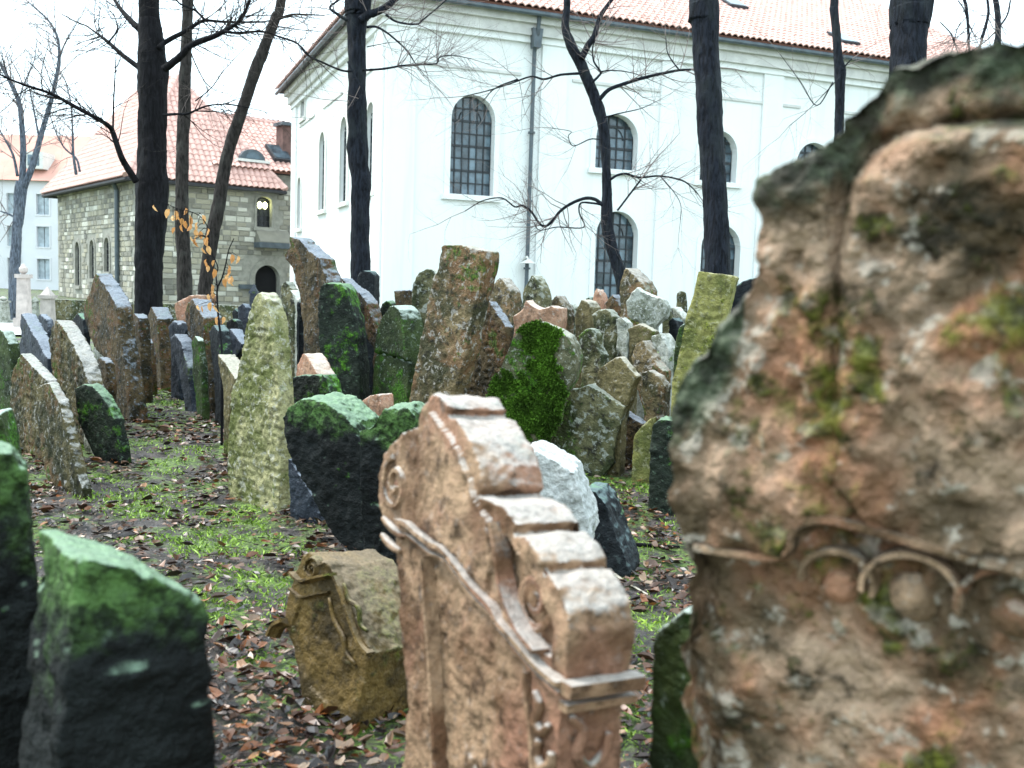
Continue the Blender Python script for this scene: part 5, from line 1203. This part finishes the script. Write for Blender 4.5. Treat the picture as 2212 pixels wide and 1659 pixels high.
# ornament on the right edge face
side = Plane(); side.n = cpl.t; side.t = -cpl.n; side.up = cpl.up; c0 = C('1225,1400')[0]; side.p0 = cpl.w(c0[0], c0[1], 0)
side.w = lambda s, h, o=0.0: side.p0 + side.t * s + side.up * h + side.n * o
leafy(side, [(.02, -.02), (.05, -.05), (.04, -.09), (.07, -.12), (.10, -.10), (.11, -.06)], 'leaf_relief', 'tan', co_, .012)
leafy(side, [(.03, -.16), (.07, -.14), (.10, -.17), (.08, -.21), (.04, -.22), (.03, -.27), (.07, -.30), (.11, -.27)], 'leaf_relief', 'tan', co_, .012)
leafy(cpl, C('1130,1340 1150,1400 1135,1460 1160,1510 1190,1480'), 'leaf_relief', 'tan', co_, .012)
leafy(cpl, C('1150,1540 1135,1600 1160,1660 1195,1640 1200,1590'), 'leaf_relief', 'tan', co_, .012)

# ---- small ochre carved stone
def rel_small(pl, s, h, co):
    C = lambda t: [pl.sh(*p) for p in Z('F', t)]
    pan = C('150,960 255,940 300,1060 330,1170 360,1260 300,1440 180,1320 130,1150 110,1060')
    d = -.008 * in_poly(s, h, pan)
    rowp = np.mod(h, .04) / .04
    g = (np.abs(rowp - .5) < .28) & (vnoise(np.stack([s * 100, np.floor(h / .04) * 5.3, h * 50], 1), 31) > .15)
    return d - .0025 * in_poly(s, h, pan) * g
so_, spl = stone(G, 'low ochre gravestone with carved crest sunk in leaves', 'F', '150,775 180,762 215,790 260,815 290,858 330,930 370,1020 440,1185 420,1260 370,1480 150,1340 110,1150 75,1060 90,960 110,880 118,850 135,830', (668, 1530), 38, .34, 'carve', tilt=8, rough=.5, vox=.007, relief=rel_small)
C = lambda t: [spl.sh(*p) for p in Z('F', t)]
strip(spl, C('115,850 155,885 215,872 285,858'), .02, .028, 'cornice', 'carve', so_)
strip(spl, C('105,915 150,950 210,940 270,930'), .014, .016, 'cornice_fillet', 'carve', so_)
strip(spl, C('296,865 325,935 350,1010 375,1085 405,1150 438,1188'), .022, .026, 'edge_moulding', 'carve', so_)
volute(spl, C('200,830')[0], .045, 1.7, .012, .018, 'scroll', 'carve', so_, 1, .5)
for p in ('330,890 350,960 390,990 400,1060 430,1090', '270,950 290,1040 330,1120 340,1180 380,1230'):
    leafy(spl, C(p), 'leaf_relief', 'carve', so_, .01)
strip(spl, C('40,1110 60,1070 95,1050'), .03, .04, 'side_scroll', 'carve', so_)

# ---- huge rough stone in the right foreground
big_out = '2420,40 2300,55 2212,75 2150,90 2050,112 1990,128 1935,140 1900,175 1880,210 1830,245 1800,285 1760,330 1720,350 1690,375 1640,385 1632,400 1640,440 1655,470 1635,500 1640,545 1655,570 1640,590 1600,640 1570,700 1545,745 1500,790 1470,850 1455,920 1455,1000 1450,1060 1470,1160 1482,1230 1485,1300 1480,1400 1470,1500 1475,1800 2420,1950'
def rel_big(pl, s, h, co):
    Cc = lambda t: [pl.sh(*map(float, p.split(','))) for p in t.split()]
    d = .022 * fbm(co * 7, 3, 41) + .012 * np.abs(fbm(co * 19, 2, 45))
    pan = Cc('1812,1040 1808,700 1815,480 1835,390 1880,320 1950,280 2080,262 2420,250 2420,1200 1900,1190')
    inside = in_poly(s, h, pan); d = np.where(inside, d * .85 + .014, d)
    rim = seg_dist(s, h, Cc('1808,860 1805,700 1815,480 1835,390 1880,320 1950,280 2080,262 2420,250')); d -= .024 * np.exp(-(rim / .013) ** 2)
    low = in_poly(s, h, Cc('1478,1172 1560,1180 1650,1195 1690,1205 1710,1150 1740,1130 1790,1128 1880,1150 2000,1190 2212,1245 2420,1285 2420,1990 1470,1990'))
    d = np.where(low, d * .7 - .042, d)
    return d
bo_, bpl = stone(G, 'huge rough pinkish brown gravestone filling the right foreground', '0', big_out, 1.42, 32, .24, 'crestrock', rough=1.15, vox=.0052, relief=rel_big, drop=False)
C = lambda t: [bpl.sh(*map(float, p.split(','))) for p in t.split()]
strip(bpl, C('1500,1190 1600,1205 1672,1212 1700,1195 1712,1160 1740,1138 1790,1132 1900,1160 2050,1205 2212,1250 2400,1290'), .022, .006, 'ledge_moulding', 'rock', bo_, base=-.07)
for c_, r_ in (('1800,1262', .045), ('1960,1290', .058), ('2180,1330', .06)):
    cc = C(c_)[0]; arc = [(cc[0] + r_ * math.cos(a), cc[1] + r_ * .85 * math.sin(a)) for a in np.linspace(3.3, -.3, 12)]
    strip(bpl, arc, .016, -.008, 'arch_relief', 'rock', bo_, base=-.07)
    mb = MB(); q = bpl.w(cc[0], cc[1] - .012, -.045); P = [q + bpl.t * (r_ * .62 * math.cos(a)) + bpl.up * (r_ * .6 * math.sin(a)) for a in np.linspace(0, 2 * math.pi, 14)[:-1]]
    P2 = [q + (p - q) * .6 + bpl.n * .02 for p in P]; n_ = len(P)
    mb.add(P + P2, [(i, (i + 1) % n_, n_ + (i + 1) % n_, n_ + i) for i in range(n_)] + [tuple(range(n_, 2 * n_))]); mb.build('rosette', M['rock'], bo_, sm=True)

# ---- recessed panel on the blue-black framed stone, crack in the green arched one, sticks and far monuments
o, pl, dep = STONES['blue-black framed gravestone half hidden by the green-streaked one']
pts = [pl.sh(*p) for p in Z('B', '875,1500 880,960 905,905 1040,880')]
strip(pl, pts, .03, .02, 'panel_frame', 'dark', o)

# ---- real moss on the broad mossy stone
def moss_on(label, thr, n, size):
    o, pl, dep = STONES[label]; me = o.data; nv = len(me.vertices); co = np.empty(nv * 3); me.vertices.foreach_get('co', co); no = np.empty(nv * 3); me.vertices.foreach_get('normal', no)
    co = co.reshape(-1, 3); no = no.reshape(-1, 3); k = (no @ pl.n > .35) & (co[:, 2] > 0) & (fbm(co * 4.5, 3, 61) + .35 * fbm(co * 15, 2, 62) > thr - .12 - .35 * smooth(.6, .1, co[:, 2] / co[:, 2].max()))
    idx = RNG.choice(np.nonzero(k)[0], n); P = co[idx] + RNG.normal(0, .006, (n, 3)); D = no[idx] + RNG.normal(0, .55, (n, 3)) + np.array([0, 0, -.15]); D /= np.linalg.norm(D, axis=1)[:, None]
    W = np.cross(D, RNG.normal(0, 1, (n, 3))); W /= np.linalg.norm(W, axis=1)[:, None]; L_ = RNG.uniform(.5, 1.3, n)[:, None] * size
    V = np.stack([P - W * L_ * .3, P + W * L_ * .3, P + D * L_ + W * L_ * .12, P + D * L_ * 1.1 - W * L_ * .1], 1).reshape(-1, 3); m_ = fast_mesh('moss', V, np.arange(n * 4).reshape(n, 4)); m_.materials.append(M['mosstuft'])
    c = bpy.data.objects.new('moss', m_); COL.objects.link(c); c.parent = o; c['kind'] = 'stuff'
M['mosstuft'] = simple('bright moss', (.072, .155, .014), .8, .6, 5, 0, .2, island=.55)
moss_on('broad gravestone wrapped in bright green moss', .02, 26000, .024)
# ---------------------------------------------------------------- far monuments, sticks
def monument(x, ybase, ytop, wpx, dep, label, mat, kind):
    b = at(x, ybase, dep); gz = g1(b[0], b[1]); top = at(x, ytop, dep)[2]; w = wpx / FPX * dep / 2; h = top - gz
    r = empty('monument', (b[0], b[1], gz)); tag(r, label, 'monument')
    bx = np.array([1., 0, 0]); by = np.array([0, 1., 0]); bz = np.array([0, 0, 1.]); c = np.array([b[0], b[1], gz])
    mb = MB(); mb.box(c + bz * h * .06, bx * w * 1.35, by * w * 1.35, bz * h * .1); mb.build('base', M[mat], r)
    mb = MB(); v = []
    for zz, s_ in ((.16, 1.0), (.78, .82)): v += [c + bz * h * zz + bx * sx * w * s_ + by * sy * w * s_ for sx, sy in ((-1, -1), (1, -1), (1, 1), (-1, 1))]
    mb.add(v, [(0, 1, 5, 4), (1, 2, 6, 5), (2, 3, 7, 6), (3, 0, 4, 7), (4, 5, 6, 7)]); mb.build('shaft', M[mat], r)
    mb = MB(); mb.box(c + bz * h * .81, bx * w * 1.12, by * w * 1.12, bz * h * .03); mb.build('cap', M[mat], r)
    mb = MB()
    if kind == 'urn': mb.tube([c + bz * h * q for q in (.84, .88, .93, .97, 1.0)], [w * .3, w * .7, w * .75, w * .4, w * .15], 10)
    else: mb.add([c + bz * h * .84 + bx * sx * w * .9 + by * sy * w * .9 for sx, sy in ((-1, -1), (1, -1), (1, 1), (-1, 1))] + [c + bz * h], [(0, 1, 4), (1, 2, 4), (2, 3, 4), (3, 0, 4)])
    mb.build('finial', M[mat], r)
monument(52, 680, 570, 24, 27, 'distant brownish urn-topped monument at far left beyond the path', 'post', 'urn')
monument(104, 745, 618, 26, 22, 'pale pinkish square post with pointed cap at far left', 'post', 'point')
monument(76, 690, 640, 14, 30, 'small distant pale pillar between urn monument and square post', 'whitelich', 'point')
monument(8, 695, 640, 20, 29, 'distant white pillar at the left edge of the path', 'whitelich', 'urn')
monument(548, 690, 612, 0.1 + 16, 30, 'distant dark pillar left of the house doorway', 'blue', 'point')
lwr = empty('low_wall', (-10, 30.2, 0)); tag(lwr, 'low dark stone kerb wall running below the stone house', 'wall')
for i in range(10):
    x0 = -13.5 + i * .82; mb = MB(); mb.box((x0, 30.2, .3 + random.uniform(-.02, .02)), (.40, 0, 0), (0, .16 + random.uniform(0, .02), 0), (0, 0, .42)); mb.build('stone_block', M['lichen'], lwr)
def stick(pts, label, r, mat):
    P = []
    for x, y in pts: d = ground_hit(x, y); p = at(x, y, d); P.append(p + np.array([0, 0, .012]))
    mb = MB(); q = catmull(P, 4); mb.tube(q, list(np.linspace(r, r * .6, len(q))), 6, True, .1); o = mb.build('fallen_twig', M[mat], None, origin=P[0]); tag(o, label, 'twig')
stick(Z('F', '1450,865 1500,900 1590,950'), 'pale tan twig on the grass right of the black slumped stone', .012, 'brown')
stick(Z('F', '1500,735 1600,742 1720,748'), 'dark thin twig lying level below the post-like stone', .014, 'bark')
stick(Z('F', '1400,935 1460,925 1490,922'), 'short pale twig left of the tan twig', .008, 'brown')
stick(Z('E', '1045,1005 1052,1060 1062,1125'), 'short brown twig on the leaves left of the ochre stone', .010, 'brown')

# ---------------------------------------------------------------- leaf litter and grass (nobody could count them)
def blocked(x, y):
    return np.zeros(len(x), bool)
def green(x, y): return fbm(np.stack([x * 1.5, y * 1.5, x * 0 + 4], 1), 3, 71)
def litter():
    n = 105000
    u = RNG.random(n); y = 1.3 + 14.5 * u ** 1.2; x = (RNG.random(n) * 2 - 1) * (1.0 + .56 * y)
    g = green(x, y); cl = fbm(np.stack([x * 2.6, y * 2.6, x * 0], 1), 2, 55)
    keep = RNG.random(n) < np.clip(.98 - .72 * smooth(-.05, .5, g) + .75 * cl, .08, 1)
    x, y = x[keep], y[keep]; n = len(x)
    z = gh(x, y) + .008 + RNG.random(n) * .022
    L_ = .009 + .038 * RNG.random(n) ** 2.4 * (1 + .3 * (y > 8)); a = RNG.uniform(0, 2 * np.pi, n); ti = np.clip(RNG.normal(0, .38, n), -.8, .8); tj = np.clip(RNG.normal(0, .38, n), -.8, .8); curl = RNG.uniform(-.3, 1.3, n)
    tpl = np.array([(-1, 0, 0), (-.45, -.48, 1), (-.45, .48, 1), (-.45, 0, 0), (.35, -.42, 1), (.35, .42, 1), (.35, 0, 0), (1.1, 0, .5)])
    fc = [(0, 1, 3), (0, 3, 2), (1, 4, 6, 3), (3, 6, 5, 2), (4, 7, 6), (6, 7, 5)]
    px = tpl[None, :, 0] * L_[:, None]; py = tpl[None, :, 1] * L_[:, None] * RNG.uniform(.75, 1.15, n)[:, None]; pz = tpl[None, :, 2] * L_[:, None] * curl[:, None] * .6
    pz = pz + px * np.tan(ti)[:, None] + py * np.tan(tj)[:, None]; pz = np.abs(pz) * .8
    ca, sa = np.cos(a)[:, None], np.sin(a)[:, None]
    V = np.stack([x[:, None] + px * ca - py * sa, y[:, None] + px * sa + py * ca, z[:, None] + pz], -1).reshape(-1, 3)
    Fs = [tuple(i + 8 * k for i in f) for k in range(n) for f in fc]
    m, t, b = nt('fallen leaf'); isl = N(t, 'NewGeometry').outputs['Random Per Island']
    cr = N(t, 'ValToRGB'); e = cr.color_ramp; L(t, isl, cr.inputs[0])
    cols = [(0, (.012, .008, .008)), (.30, (.032, .015, .009)), (.52, (.070, .026, .010)), (.68, (.17, .054, .012)), (.78, (.055, .034, .026)), (.89, (.14, .070, .034)), (.97, (.26, .19, .135)), (1, (.28, .10, .016))]
    e.elements[0].color = (*cols[0][1], 1); e.elements[1].color = (*cols[-1][1], 1)
    for p_, c_ in cols[1:-1]: q = e.elements.new(p_); q.color = (*c_, 1)
    L(t, cr.outputs[0], b.inputs['Base Color']); b.inputs['Roughness'].default_value = .36; b.inputs['Specular IOR Level'].default_value = .55
    o = mesh_obj('fallen_leaves', V, Fs, m); tag(o, 'wet brown and copper fallen leaves strewn over the ground', 'leaves', kind='stuff')
def grass():
    n = 240000
    u = RNG.random(n); y = 1.5 + 15 * u ** 1.2; x = (RNG.random(n) * 2 - 1) * (1.0 + .56 * y)
    g = green(x, y); g2 = fbm(np.stack([x * 5, y * 5, x * 0], 1), 2, 33)
    keep = (g + .45 * g2) > .05 + .35 * RNG.random(n); x, y = x[keep], y[keep]; n = len(x)
    z = gh(x, y); h = RNG.uniform(.006, .026, n); w = RNG.uniform(.002, .0045, n) * (1 + .12 * y); a = RNG.uniform(0, 2 * np.pi, n); ln = RNG.normal(0, 1.0, (n, 2)) * h[:, None]
    dx, dy = np.cos(a) * w, np.sin(a) * w
    V = np.stack([np.stack([x - dx, y - dy, z - .004], -1), np.stack([x + dx, y + dy, z - .004], -1), np.stack([x + ln[:, 0] * .45 + dx * .7, y + ln[:, 1] * .45 + dy * .7, z + h * .6], -1), np.stack([x + ln[:, 0], y + ln[:, 1], z + h], -1)], 1).reshape(-1, 3)
    Fs = np.stack([np.arange(n) * 4, np.arange(n) * 4 + 1, np.arange(n) * 4 + 2, np.arange(n) * 4 + 3], 1)
    m, t, b = nt('short grass'); isl = N(t, 'NewGeometry').outputs['Random Per Island']
    L(t, mixc(t, isl, (.09, .18, .012), (.34, .50, .06)), b.inputs['Base Color']); b.inputs['Roughness'].default_value = .5
    o = mesh_obj('grass', V, Fs, m); tag(o, 'thin bright green grass and moss between the leaves', 'grass', kind='stuff')
def stick_litter():
    tw = Twigs(); n = 900
    for _ in range(n):
        y = 1.8 + 11 * random.random() ** 1.2; x = random.uniform(-1, 1) * (1 + .52 * y); a = random.uniform(0, 6.28); ln = random.uniform(.04, .22); z = g1(x, y) + .016
        pts = []
        for k in range(4): pts.append((x, y, z + random.uniform(0, .012))); a += random.gauss(0, .35); x += math.cos(a) * ln / 3; y += math.sin(a) * ln / 3
        tw.add(pts, [random.uniform(.0015, .004) * (1 - .15 * k) for k in range(4)])
    r = empty('tmp', (0, 0, 0)); o = tw.build('twig_litter', M['bark2'], r); o.parent = None; bpy.data.objects.remove(r); tag(o, 'broken dark twigs scattered among the fallen leaves', 'twigs', kind='stuff')
litter(); grass(); stick_litter()
